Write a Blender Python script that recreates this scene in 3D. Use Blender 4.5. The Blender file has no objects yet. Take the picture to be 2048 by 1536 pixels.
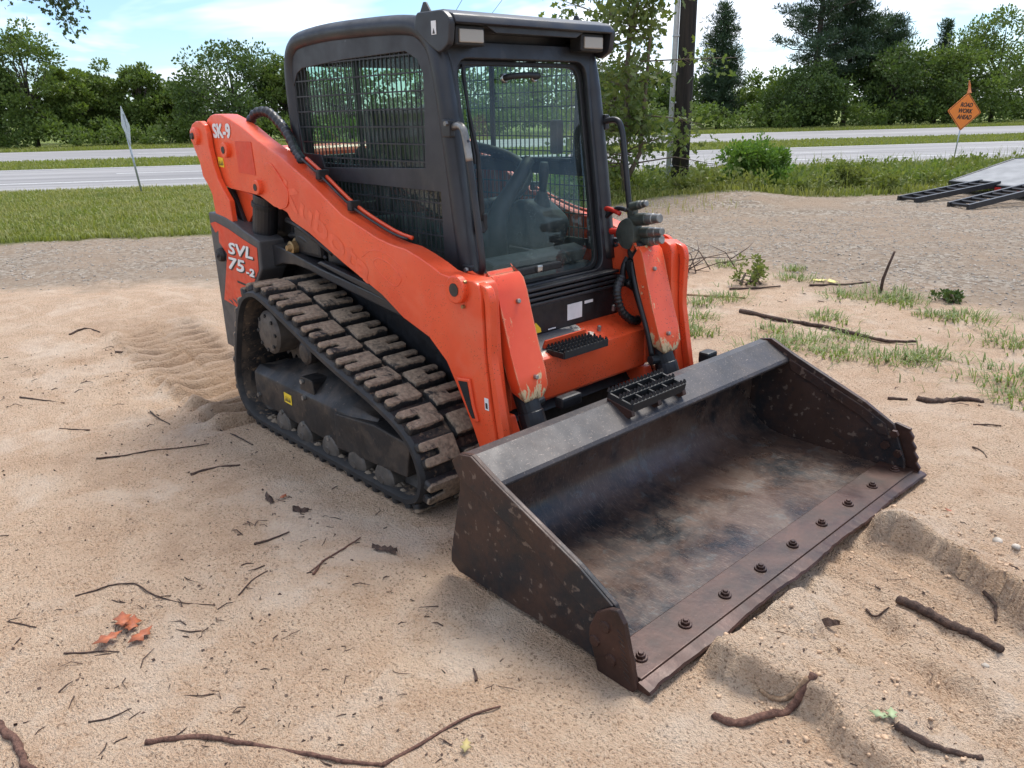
import bpy, bmesh, math, random
import numpy as np
from mathutils import Matrix, Vector, noise as mnoise
from mathutils.geometry import tessellate_polygon

# ------------------------------------------------------------------ camera, sky, sun, exposure
scene = bpy.context.scene
COL = scene.collection
cam_data = bpy.data.cameras.new('camera')
cam = bpy.data.objects.new('camera', cam_data); COL.objects.link(cam)
YAW, PITCH, ROLL = 2.39607, 0.335205, -0.022193
_f = Vector((math.cos(YAW)*math.cos(PITCH), math.sin(YAW)*math.cos(PITCH), -math.sin(PITCH)))
_r = Vector((math.sin(YAW), -math.cos(YAW), 0)); _u = _r.cross(_f)
_r2 = math.cos(ROLL)*_r + math.sin(ROLL)*_u; _u2 = -math.sin(ROLL)*_r + math.cos(ROLL)*_u
cam.matrix_world = Matrix(((_r2.x, _u2.x, -_f.x, 1.1157), (_r2.y, _u2.y, -_f.y, -2.57523), (_r2.z, _u2.z, -_f.z, 1.62999), (0, 0, 0, 1)))
cam_data.sensor_width = 36; cam_data.lens = 36*1573.78/2048
cam_data.clip_start = 0.05; cam_data.clip_end = 6000
scene.camera = cam

SUN_ELEV, SUN_AZ = math.radians(60), math.radians(108)      # azimuth measured from +x towards +y
world = bpy.data.worlds.new('World'); scene.world = world; world.use_nodes = True
wt = world.node_tree; wt.nodes.clear()
def wn(t, **k):
    x = wt.nodes.new(t)
    for a, b in k.items(): setattr(x, a, b)
    return x
w_out = wn('ShaderNodeOutputWorld'); w_bg = wn('ShaderNodeBackground')
sky = wn('ShaderNodeTexSky', sky_type='NISHITA', sun_disc=False)
sky.sun_elevation = SUN_ELEV; sky.sun_rotation = math.pi/2 - SUN_AZ
sky.air_density = 1.0; sky.dust_density = 0.6; sky.ozone_density = 1.4
tc = wn('ShaderNodeTexCoord'); sep = wn('ShaderNodeSeparateXYZ'); wt.links.new(tc.outputs['Generated'], sep.inputs[0])
mz = wn('ShaderNodeMath', operation='MAXIMUM'); wt.links.new(sep.outputs[2], mz.inputs[0]); mz.inputs[1].default_value = 0.0
az_ = wn('ShaderNodeMath', operation='ADD'); wt.links.new(mz.outputs[0], az_.inputs[0]); az_.inputs[1].default_value = 0.16
dx = wn('ShaderNodeMath', operation='DIVIDE'); wt.links.new(sep.outputs[0], dx.inputs[0]); wt.links.new(az_.outputs[0], dx.inputs[1])
dy = wn('ShaderNodeMath', operation='DIVIDE'); wt.links.new(sep.outputs[1], dy.inputs[0]); wt.links.new(az_.outputs[0], dy.inputs[1])
cmb = wn('ShaderNodeCombineXYZ'); wt.links.new(dx.outputs[0], cmb.inputs[0]); wt.links.new(dy.outputs[0], cmb.inputs[1]); cmb.inputs[2].default_value = 3.7
n1 = wn('ShaderNodeTexNoise'); n1.inputs['Scale'].default_value = 0.62; n1.inputs['Detail'].default_value = 5; n1.inputs['Roughness'].default_value = 0.58; n1.inputs['Distortion'].default_value = 0.35
wt.links.new(cmb.outputs[0], n1.inputs['Vector'])
cr = wn('ShaderNodeValToRGB'); cr.color_ramp.elements[0].position = 0.46; cr.color_ramp.elements[1].position = 0.62
cr.color_ramp.elements[0].color = (0.05, 0.05, 0.05, 1); cr.color_ramp.elements[1].color = (1, 1, 1, 1)
wt.links.new(n1.outputs[0], cr.inputs[0])
n2 = wn('ShaderNodeTexNoise'); n2.inputs['Scale'].default_value = 1.6; n2.inputs['Detail'].default_value = 3
wt.links.new(cmb.outputs[0], n2.inputs['Vector'])
cc = wn('ShaderNodeValToRGB'); cc.color_ramp.elements[0].position = 0.3; cc.color_ramp.elements[1].position = 0.72
cc.color_ramp.elements[0].color = (5.4, 6.0, 7.2, 1); cc.color_ramp.elements[1].color = (10.4, 10.7, 11.2, 1)
wt.links.new(n2.outputs[0], cc.inputs[0])
mx = wn('ShaderNodeMixRGB'); wt.links.new(cr.outputs[0], mx.inputs[0]); tint = wn('ShaderNodeMixRGB', blend_type='MULTIPLY'); tint.inputs[0].default_value = 1; tint.inputs[2].default_value = (.66, .82, 1.02, 1); wt.links.new(sky.outputs[0], tint.inputs[1]); wt.links.new(tint.outputs[0], mx.inputs[1]); wt.links.new(cc.outputs[0], mx.inputs[2])
wt.links.new(mx.outputs[0], w_bg.inputs[0]); w_bg.inputs[1].default_value = 0.080
wt.links.new(w_bg.outputs[0], w_out.inputs[0])

sd = bpy.data.lights.new('sun', 'SUN'); sun = bpy.data.objects.new('sun', sd); COL.objects.link(sun)
sd.energy = 2.0; sd.angle = math.radians(26); sd.color = (1.0, 0.95, 0.87)
sdir = Vector((math.cos(SUN_ELEV)*math.cos(SUN_AZ), math.cos(SUN_ELEV)*math.sin(SUN_AZ), math.sin(SUN_ELEV)))
sun.rotation_euler = sdir.to_track_quat('Z', 'Y').to_euler(); sun.location = (0, 0, 30)
scene.view_settings.view_transform = 'Standard'; scene.view_settings.look = 'None'
scene.view_settings.gamma = 1.0; scene.view_settings.exposure = 1.25
scene.view_settings.use_curve_mapping = False
scene.cycles.max_bounces = 5; scene.cycles.diffuse_bounces = 2; scene.cycles.glossy_bounces = 3; scene.cycles.transparent_max_bounces = 16; scene.cycles.caustics_reflective = False; scene.cycles.caustics_refractive = False

# ------------------------------------------------------------------ material helpers
class NT:
    def __init__(s, name):
        s.m = bpy.data.materials.new(name); s.m.use_nodes = True; s.t = s.m.node_tree; s.t.nodes.clear()
        s.out = s.t.nodes.new('ShaderNodeOutputMaterial')
    def n(s, typ, **k):
        x = s.t.nodes.new(typ)
        for a, b in k.items(): setattr(x, a, b)
        return x
    def link(s, a, b): s.t.links.new(a, b)
    def set(s, inp, v):
        if isinstance(v, bpy.types.NodeSocket): s.link(v, inp)
        elif isinstance(v, (tuple, list)) and len(v) == 3 and inp.type == 'RGBA': inp.default_value = (*v, 1)
        else: inp.default_value = v
    def coord(s, kind='Object', scale=None, loc=None):
        c = s.n('ShaderNodeTexCoord').outputs[kind] if kind != 'World' else s.n('ShaderNodeNewGeometry').outputs['Position']
        if scale or loc:
            mp = s.n('ShaderNodeMapping'); s.link(c, mp.inputs[0])
            if scale: mp.inputs['Scale'].default_value = scale
            if loc: mp.inputs['Location'].default_value = loc
            c = mp.outputs[0]
        return c
    def noise(s, scale, detail=4, rough=.55, co=None, dist=0.0):
        x = s.n('ShaderNodeTexNoise'); x.inputs['Scale'].default_value = scale; x.inputs['Detail'].default_value = detail
        x.inputs['Roughness'].default_value = rough; x.inputs['Distortion'].default_value = dist
        s.link(co if co is not None else s.coord('World'), x.inputs['Vector']); return x.outputs[0]
    def vor(s, scale, co=None, feature='F1', out=0, rand=1.0):
        x = s.n('ShaderNodeTexVoronoi', feature=feature); x.inputs['Scale'].default_value = scale; x.inputs['Randomness'].default_value = rand
        s.link(co if co is not None else s.coord('World'), x.inputs['Vector']); return x.outputs[out]
    def ramp(s, fac, *stops):
        x = s.n('ShaderNodeValToRGB'); s.link(fac, x.inputs[0]); e = x.color_ramp.elements
        while len(e) < len(stops): e.new(0.5)
        for i, (p, c) in enumerate(stops):
            e[i].position = p; e[i].color = (c, c, c, 1) if not isinstance(c, tuple) else (*c, 1)
        return x.outputs[0]
    def mix(s, f, a, b, mode='MIX'):
        x = s.n('ShaderNodeMixRGB', blend_type=mode); s.set(x.inputs[0], f); s.set(x.inputs[1], a); s.set(x.inputs[2], b); return x.outputs[0]
    def math(s, op, a, b=0.0, clamp=False):
        x = s.n('ShaderNodeMath', operation=op); x.use_clamp = clamp; s.set(x.inputs[0], a); s.set(x.inputs[1], b); return x.outputs[0]
    def bump(s, h, strength=.3, dist=.01, normal=None):
        x = s.n('ShaderNodeBump'); x.inputs['Strength'].default_value = strength; x.inputs['Distance'].default_value = dist
        s.link(h, x.inputs['Height'])
        if normal is not None: s.link(normal, x.inputs['Normal'])
        return x.outputs[0]
    def bsdf(s, col, rough=.5, metal=0.0, normal=None, spec=.5, coat=0.0):
        p = s.n('ShaderNodeBsdfPrincipled'); s.set(p.inputs['Base Color'], col); s.set(p.inputs['Roughness'], rough); s.set(p.inputs['Metallic'], metal)
        s.set(p.inputs['Specular IOR Level'], spec); s.set(p.inputs['Coat Weight'], coat)
        if normal is not None: s.link(normal, p.inputs['Normal'])
        return p.outputs[0]
    def done(s, sh): s.link(sh, s.out.inputs[0]); return s.m

MAT = {}
def plain(name, col, rough=.6, metal=0.0, var=.25, scale=14, bump=.12, spec=.5):
    t = NT(name); nz = t.noise(scale, 6, .6)
    c = t.mix(t.ramp(nz, (.3, 0.0), (.7, 1.0)), tuple(x*(1-var) for x in col), tuple(min(1, x*(1+var)) for x in col))
    r = t.ramp(t.noise(scale*2.3, 4), (.3, max(.05, rough-.12)), (.7, min(1, rough+.12)))
    MAT[name] = t.done(t.bsdf(c, r, metal, t.bump(t.noise(scale*9, 4), bump, .004), spec)); return MAT[name]

def orange_mat(name, wear=0.0, spat=0.25):
    t = NT(name)
    big = t.noise(2.2, 5, .55); fine = t.noise(38, 5, .6)
    c = t.mix(t.ramp(big, (.35, 0.0), (.68, 1.0)), (.72, .068, .018), (.84, .105, .030))
    fade = t.ramp(t.noise(5.5, 6, .62, dist=.6), (.52, 0.0), (.74, .26))
    c = t.mix(fade, c, (.78, .20, .13))
    scr = t.ramp(t.noise(9, 3, .5, t.coord('World', (1.0, 6, 22), )), (.70, 0.0), (.76, .35))
    c = t.mix(scr, c, (.82, .30, .20))
    c = t.mix(t.math('MULTIPLY', t.ramp(fine, (.60, 0.0), (.78, 1.0)), .25), c, (.30, .17, .09))
    c = t.mix(t.ramp(t.noise(1.7, 6, .7, dist=.4), (.50, 0.0), (.74, .20)), c, (.52, .24, .14))
    if spat:
        sp = t.ramp(t.vor(95, feature='F1'), (.16, 1.0), (.22, 0.0))
        msk = t.ramp(t.noise(6, 3), (.44, 0.0), (.58, 1.0))
        c = t.mix(t.math('MULTIPLY', t.math('MULTIPLY', sp, msk), min(1, spat*2.4)), c, (.05, .025, .015))
    if wear:
        w1 = t.noise(16, 8, .68, t.coord('World', (1, 1, .42)), .5)
        ww = t.ramp(w1, (.60-wear*.1, 0.0), (.62-wear*.1, 1.0)); c = t.mix(ww, c, (.62, .43, .22))
        w2 = t.ramp(w1, (.665-wear*.1, 0.0), (.69-wear*.1, 1.0)); c = t.mix(w2, c, (.035, .022, .016))
    r = t.ramp(t.noise(20, 4), (.3, .28), (.75, .52))
    MAT[name] = t.done(t.bsdf(c, r, 0, t.bump(t.noise(60, 4), .06, .003), .45, .12))
orange_mat('orange'); orange_mat('orange_front', 0.0, .42); orange_mat('orange_worn', .42, .42)

def wear_tip_mat():
    # tilt cylinder cover: paint scraped to primer and bare steel towards its lower tip
    t = NT('cover_paint'); pos = t.coord('World'); sp = t.n('ShaderNodeSeparateXYZ'); t.link(pos, sp.inputs[0])
    c = t.mix(t.ramp(t.noise(3, 5), (.35, 0.0), (.68, 1.0)), (.73, .070, .020), (.85, .11, .034))
    w = t.noise(15, 8, .7, t.coord('World', (1, 1, .45)), .6)
    low = t.n('ShaderNodeMapRange'); low.clamp = True
    t.link(sp.outputs[2], low.inputs[0]); low.inputs[1].default_value = .62; low.inputs[2].default_value = .46; low.inputs[3].default_value = 0; low.inputs[4].default_value = .30
    w2 = t.math('ADD', w, low.outputs[0])
    bv = t.n('ShaderNodeBevel'); bv.samples = 4; bv.inputs[0].default_value = .016; gm = t.n('ShaderNodeNewGeometry')
    dt = t.n('ShaderNodeVectorMath', operation='DOT_PRODUCT'); t.link(bv.outputs[0], dt.inputs[0]); t.link(gm.outputs['Normal'], dt.inputs[1])
    w2 = t.math('ADD', w2, t.math('MULTIPLY', t.math('SUBTRACT', 1.0, dt.outputs['Value']), .55))
    c = t.mix(t.ramp(w2, (.635, 0.0), (.655, 1.0)), c, (.66, .48, .26))
    c = t.mix(t.ramp(w2, (.72, 0.0), (.76, 1.0)), c, (.23, .12, .055))
    c = t.mix(t.ramp(w2, (.84, 0.0), (.90, 1.0)), c, (.05, .03, .02))
    s2 = t.ramp(t.vor(80), (.14, 1.0), (.20, 0.0)); c = t.mix(t.math('MULTIPLY', s2, t.ramp(t.noise(5, 2), (.5, 0.0), (.6, .8))), c, (.04, .02, .015))
    MAT['cover_paint'] = t.done(t.bsdf(c, t.ramp(w2, (.5, .35), (.8, .7)), 0, t.bump(t.noise(50, 4), .08, .003), .45, .1))
wear_tip_mat()

def cab_mat(name, base, rough):
    t = NT(name); a = t.noise(3.5, 6, .6)
    c = t.mix(t.ramp(a, (.35, 0.0), (.7, 1.0)), base, tuple(x*1.7+.006 for x in base))
    dust_haze = t.ramp(t.noise(9, 7, .7, t.coord('World', (1, 1, .25))), (.58, 0.0), (.80, .28)); c = t.mix(dust_haze, c, (.16, .14, .125))
    chip = t.ramp(t.noise(48, 3, .5, t.coord('World', (1, 1, .35))), (.755, 0.0), (.77, .5)); c = t.mix(chip, c, (.25, .25, .25))
    MAT[name] = t.done(t.bsdf(c, t.ramp(t.noise(12, 4), (.3, rough-.1), (.7, rough+.12)), 0, t.bump(t.noise(240, 2), .18, .001), .5))
cab_mat('cab_black', (.012, .0125, .0145), .42); cab_mat('cab_panel', (.018, .0185, .021), .48); cab_mat('guard_black', (.012, .013, .015), .55)
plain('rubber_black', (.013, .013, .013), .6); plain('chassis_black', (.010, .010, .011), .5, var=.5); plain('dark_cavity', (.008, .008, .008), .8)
plain('panel_grey', (.058, .057, .058), .5, var=.3, scale=7); plain('roller_steel', (.085, .072, .06), .6, .2, var=.4); plain('steel_bright', (.42, .42, .41), .3, .9); plain('steel_worn', (.26, .25, .23), .42, .7, var=.4)
plain('coupler_grey', (.075, .085, .07), .45, .3, var=.35); plain('brass', (.30, .20, .09), .45, .6); plain('white_paint', (.72, .72, .70), .5, var=.1)
plain('yellow_sticker', (.80, .55, .03), .5, var=.12); plain('sticker_print', (.03, .025, .02), .6); plain('decal_grey', (.24, .24, .25), .5); plain('decal_orange', (.64, .05, .012), .45, var=.12)
plain('ghost_paint', (.80, .110, .042), .45, var=.15); plain('patch_orange', (.66, .042, .008), .4, var=.10); plain('seat_fabric', (.035, .037, .04), .8); plain('interior_grey', (.045, .047, .05), .65)
plain('mat_grey', (.055, .06, .06), .8, var=.35); plain('galvanised', (.42, .44, .45), .42, .6, var=.2); plain('road_paint', (.62, .62, .60), .7, var=.25)
plain('sign_orange', (.98, .25, .03), .4, var=.04); plain('sign_black', (.02, .02, .02), .5); plain('flag_orange', (.98, .30, .12), .7); plain('red_lens', (.5, .02, .02), .25)
plain('trailer_black', (.018, .018, .02), .45, var=.4); plain('stone', (.40, .35, .29), .85, var=.4, scale=30); plain('clod', (.52, .355, .23), .95, var=.2, scale=40); plain('dried_mud', (.16, .125, .09), .95, var=.3, scale=40)
plain('conduit_pvc', (.55, .56, .57), .5, var=.12); plain('cable_black', (.012, .012, .012), .5); plain('hose_black', (.014, .014, .015), .45, var=.5); plain('rope_teal', (.10, .42, .36), .6)
plain('dry_leaf', (.34, .095, .035), .6, var=.4, scale=40); plain('green_leaf', (.26, .31, .16), .6); plain('yellow_scrap', (.62, .53, .16), .6); plain('tan_leaf', (.42, .33, .13), .7); plain('red_hose', (.55, .03, .015), .45)

def diamond_mat():
    t = NT('tread_plate'); co = t.coord('World', (1, 1, 1))
    v = t.vor(26, co, 'F1', rand=.0); c = t.mix(t.ramp(t.noise(4, 4), (.35, 0.0), (.7, 1.0)), (.11, .115, .12), (.19, .195, .20))
    MAT['tread_plate'] = t.done(t.bsdf(c, .55, .15, t.bump(v, .6, .006)))
diamond_mat()

def bucket_mat(name, wet):
    t = NT(name)
    a = t.noise(2.3, 7, .66, dist=.25); b = t.noise(6, 7, .7, dist=.2); f = t.noise(42, 5, .65)
    brown = (.078, .046, .033) if wet else (.050, .026, .018)
    c = t.mix(t.ramp(a, (.40, 0.0), (.54, 1.0)), (.016, .016, .018), brown)
    c = t.mix(t.ramp(b, (.50, 0.0), (.66, .7)), c, tuple(x*1.35 for x in brown))
    c = t.mix(t.ramp(t.noise(4.0, 8, .74, dist=.25), (.54, 0.0), (.60, .4 if wet else .0)), c, (.12, .09, .068))
    c = t.mix(t.ramp(t.noise(9.0, 7, .74, dist=.2), (.58, 0.0), (.62, .4 if wet else .0)), c, (.10, .105, .10))
    c = t.mix(t.ramp(f, (.62, 0.0), (.74, .25 if wet else .06)), c, (.17, .13, .10))
    s1 = t.noise(14, 3, .5, t.coord('World', (2.0, 26, 2))); s2 = t.noise(14, 3, .5, t.coord('World', (22, 5, 3)))
    c = t.mix(t.ramp(s1, (.62, 0.0), (.66, .40)), c, (.27, .20, .15)); c = t.mix(t.ramp(s1, (.34, .5), (.38, 0.0)), c, (.02, .018, .018)); c = t.mix(t.ramp(s2, (.69, 0.0), (.72, .3)), c, (.28, .20, .15))
    r = t.ramp(t.noise(5, 6, .6, dist=.5), (.38, .24 if wet else .38), (.60, .42 if wet else .60))
    nb = t.bump(t.noise(30, 6, .65), .22, .004)
    MAT[name] = t.done(t.bsdf(c, r, .1, nb, .45))
bucket_mat('bucket_steel', False); bucket_mat('bucket_floor', True)
def rail_mat():
    t = NT('bucket_rail'); c = t.mix(t.ramp(t.noise(3, 6, .6), (.38, 0.0), (.66, 1.0)), (.022, .022, .026), (.065, .054, .050))
    for k, sc in enumerate(((24, 4, 20), (6, 26, 6), (15, 15, 3))):
        s = t.noise(9+3*k, 2, .5, t.coord('World', sc)); c = t.mix(t.ramp(s, (.685, 0.0), (.715, .55)), c, (.30, .24, .20))
    c = t.mix(t.ramp(t.noise(60, 4), (.62, 0.0), (.75, .4)), c, (.2, .15, .11))
    MAT['bucket_rail'] = t.done(t.bsdf(c, t.ramp(t.noise(9, 5), (.3, .42), (.7, .62)), .15, t.bump(t.noise(40, 4), .15, .003)))
rail_mat()
def rust_mat():
    t = NT('rusty_steel'); c = t.mix(t.ramp(t.noise(6, 7, .65, dist=.3), (.36, 0.0), (.66, 1.0)), (.030, .016, .012), (.075, .034, .024))
    c = t.mix(t.ramp(t.noise(11, 6, .7), (.6, 0.0), (.72, .6)), c, (.015, .014, .014))
    c = t.mix(t.ramp(t.noise(70, 3), (.66, 0.0), (.75, .35)), c, (.25, .17, .12))
    MAT['rusty_steel'] = t.done(t.bsdf(c, t.ramp(t.noise(8, 4), (.3, .32), (.7, .55)), .3, t.bump(t.noise(45, 5), .2, .003)))
rust_mat()

def glass_mat(name, tint, dust_haze):
    t = NT(name); tr = t.n('ShaderNodeBsdfTransparent'); tr.inputs[0].default_value = (*tint, 1)
    gl = t.n('ShaderNodeBsdfGlossy'); gl.inputs['Roughness'].default_value = .03; gl.inputs[0].default_value = (.9, .95, .95, 1)
    lw = t.n('ShaderNodeLayerWeight'); fr5 = t.math('POWER', lw.outputs['Facing'], 4.0); frs = t.math('ADD', t.math('MULTIPLY', fr5, .75), .035, True)
    m1 = t.n('ShaderNodeMixShader'); t.link(frs, m1.inputs[0]); t.link(tr.outputs[0], m1.inputs[1]); t.link(gl.outputs[0], m1.inputs[2])
    df = t.n('ShaderNodeBsdfDiffuse'); df.inputs[0].default_value = (.44, .54, .49, 1)  # pale green film: dust, plus bright window light put into the colour
    st = t.ramp(t.noise(7, 6, .65, t.coord('World', (2.5, 2.5, .7))), (.40, 0.0), (.75, dust_haze))
    drops = t.math('MULTIPLY', t.ramp(t.vor(120), (.12, 1.0), (.2, 0.0)), t.ramp(t.noise(5, 3), (.42, 0.0), (.62, .55)))
    fac = t.math('ADD', st, drops, True)
    m2 = t.n('ShaderNodeMixShader'); t.link(fac, m2.inputs[0]); t.link(m1.outputs[0], m2.inputs[1]); t.link(df.outputs[0], m2.inputs[2])
    MAT[name] = t.done(m2.outputs[0])
glass_mat('cab_glass', (.70, .88, .80), .20); glass_mat('door_glass', (.88, .95, .93), .06)
def lens_mat():
    t = NT('lamp_lens'); w = t.n('ShaderNodeTexWave'); w.inputs['Scale'].default_value = 30; t.link(t.coord('World', (0, 0, 1)), w.inputs['Vector'])
    MAT['lamp_lens'] = t.done(t.bsdf(t.mix(t.ramp(w.outputs[1], (.2, 0.0), (.8, 1.0)), (.36, .33, .28), (.72, .69, .62)), .18, 0, t.bump(w.outputs[1], .5, .004)))
lens_mat()

def lug_mat():
    t = NT('muddy_rubber'); oi = t.n('ShaderNodeObjectInfo')
    ob = t.coord('Object'); sp = t.n('ShaderNodeSeparateXYZ'); t.link(ob, sp.inputs[0])
    nz = t.noise(13, 8, .70, dist=.5); nz2 = t.noise(55, 4)
    hi = t.n('ShaderNodeMapRange'); t.link(sp.outputs[2], hi.inputs[0]); hi.inputs[1].default_value = .012; hi.inputs[2].default_value = .030; hi.inputs[3].default_value = -.20; hi.inputs[4].default_value = .10
    k = t.math('ADD', nz, hi.outputs[0])
    mud = t.mix(t.ramp(nz2, (.35, 0.0), (.7, 1.0)), (.20, .145, .10), (.37, .275, .19))
    c = t.mix(t.ramp(k, (.46, 0.0), (.56, 1.0)), t.mix(t.ramp(nz2, (.4, 0.0), (.7, .5)), (.013, .013, .014), (.05, .044, .038)), mud)
    MAT['muddy_rubber'] = t.done(t.bsdf(c, t.ramp(k, (.45, .5), (.55, .9)), 0, t.bump(t.math('ADD', nz, t.math('MULTIPLY', nz2, .5)), .6, .012)))
    t = NT('track_rubber'); nz = t.noise(9, 7, .65, dist=.5)
    c = t.mix(t.ramp(nz, (.47, 0.0), (.62, .75)), (.014, .014, .015), (.11, .08, .055))
    c = t.mix(t.ramp(t.noise(34, 5, .6), (.57, 0.0), (.68, .7)), c, (.27, .18, .11))
    MAT['track_rubber'] = t.done(t.bsdf(c, .65, 0, t.bump(t.noise(45, 5), .35, .006)))
    t = NT('belt_edge'); c = t.mix(t.ramp(t.noise(12, 6, .6), (.5, 0.0), (.7, .4)), (.014, .014, .015), (.085, .07, .055))
    MAT['belt_edge'] = t.done(t.bsdf(c, .6, 0, t.bump(t.noise(30, 5), .2, .004)))
    t = NT('frame_muddy'); c = t.mix(t.ramp(t.noise(6, 7, .65, dist=.5), (.46, 0.0), (.66, .75)), (.012, .012, .013), (.075, .056, .042))
    c = t.mix(t.ramp(t.noise(40, 4), (.62, 0.0), (.72, .5)), c, (.16, .11, .075))
    MAT['frame_muddy'] = t.done(t.bsdf(c, t.ramp(t.noise(9, 4), (.3, .38), (.7, .65)), .1, t.bump(t.noise(28, 5), .3, .006)))
lug_mat()

def leaf_mat(name, c0, c1, trans=.28, rough=.55, c2=None):
    t = NT(name); g = t.n('ShaderNodeNewGeometry')
    c = t.mix(g.outputs['Random Per Island'], c0, c1)
    c = t.mix(t.ramp(t.noise(.9, 3), (.35, 0.0), (.68, .8)), c, c2 or tuple(.5*(a+b)*1.25 for a, b in zip(c0, c1)))
    p = t.bsdf(c, rough, 0, None, .3); tl = t.n('ShaderNodeBsdfTranslucent'); t.link(t.mix(1.0, c, (1.25, 1.35, .7), 'MULTIPLY'), tl.inputs[0])
    m = t.n('ShaderNodeMixShader'); m.inputs[0].default_value = trans; t.link(p, m.inputs[1]); t.link(tl.outputs[0], m.inputs[2])
    MAT[name] = t.done(m.outputs[0])
leaf_mat('leaf_oak_far', (.070, .115, .026), (.155, .20, .048)); leaf_mat('leaf_dark_far', (.046, .082, .024), (.10, .14, .038))
leaf_mat('leaf_yellow_far', (.085, .135, .026), (.17, .215, .045)); leaf_mat('needle_far', (.026, .052, .026), (.062, .095, .045), .2)
leaf_mat('leaf_sapling', (.085, .135, .035), (.18, .22, .075), .35, c2=(.15, .17, .05)); leaf_mat('leaf_bush', (.07, .14, .022), (.16, .25, .05), .3)
leaf_mat('grass_blade', (.14, .18, .032), (.26, .28, .065), .3, c2=(.26, .25, .08)); leaf_mat('weed_leaf', (.10, .15, .028), (.20, .245, .06), .3, c2=(.23, .23, .075))
leaf_mat('tuft_blade', (.10, .145, .04), (.24, .27, .10), .3); leaf_mat('dry_grass', (.30, .26, .09), (.36, .33, .13), .3); leaf_mat('leaf_oak_dark', (.028, .05, .018), (.06, .085, .03))  # the last one is the darkest leaf green, for the overhanging oak limb
def bark_mat(name, a, b, sc=18, vs=.2):
    t = NT(name); nz = t.noise(sc, 7, .65, t.coord('Object', (1, 1, vs)))
    MAT[name] = t.done(t.bsdf(t.mix(t.ramp(nz, (.35, 0.0), (.66, 1.0)), a, b), .9, 0, t.bump(nz, .7, .02)))
bark_mat('bark_far', (.035, .026, .02), (.10, .08, .062)); bark_mat('bark_sapling', (.09, .065, .045), (.22, .17, .125), 26)
bark_mat('pole_wood', (.010, .008, .007), (.045, .034, .027), 14, .08); bark_mat('stick_dark', (.030, .017, .013), (.115, .068, .048), 60, 1); bark_mat('stick_red', (.060, .026, .018), (.20, .10, .068), 60, 1)
bark_mat('stick_tan', (.20, .12, .07), (.42, .28, .17), 60, 1)

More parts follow.
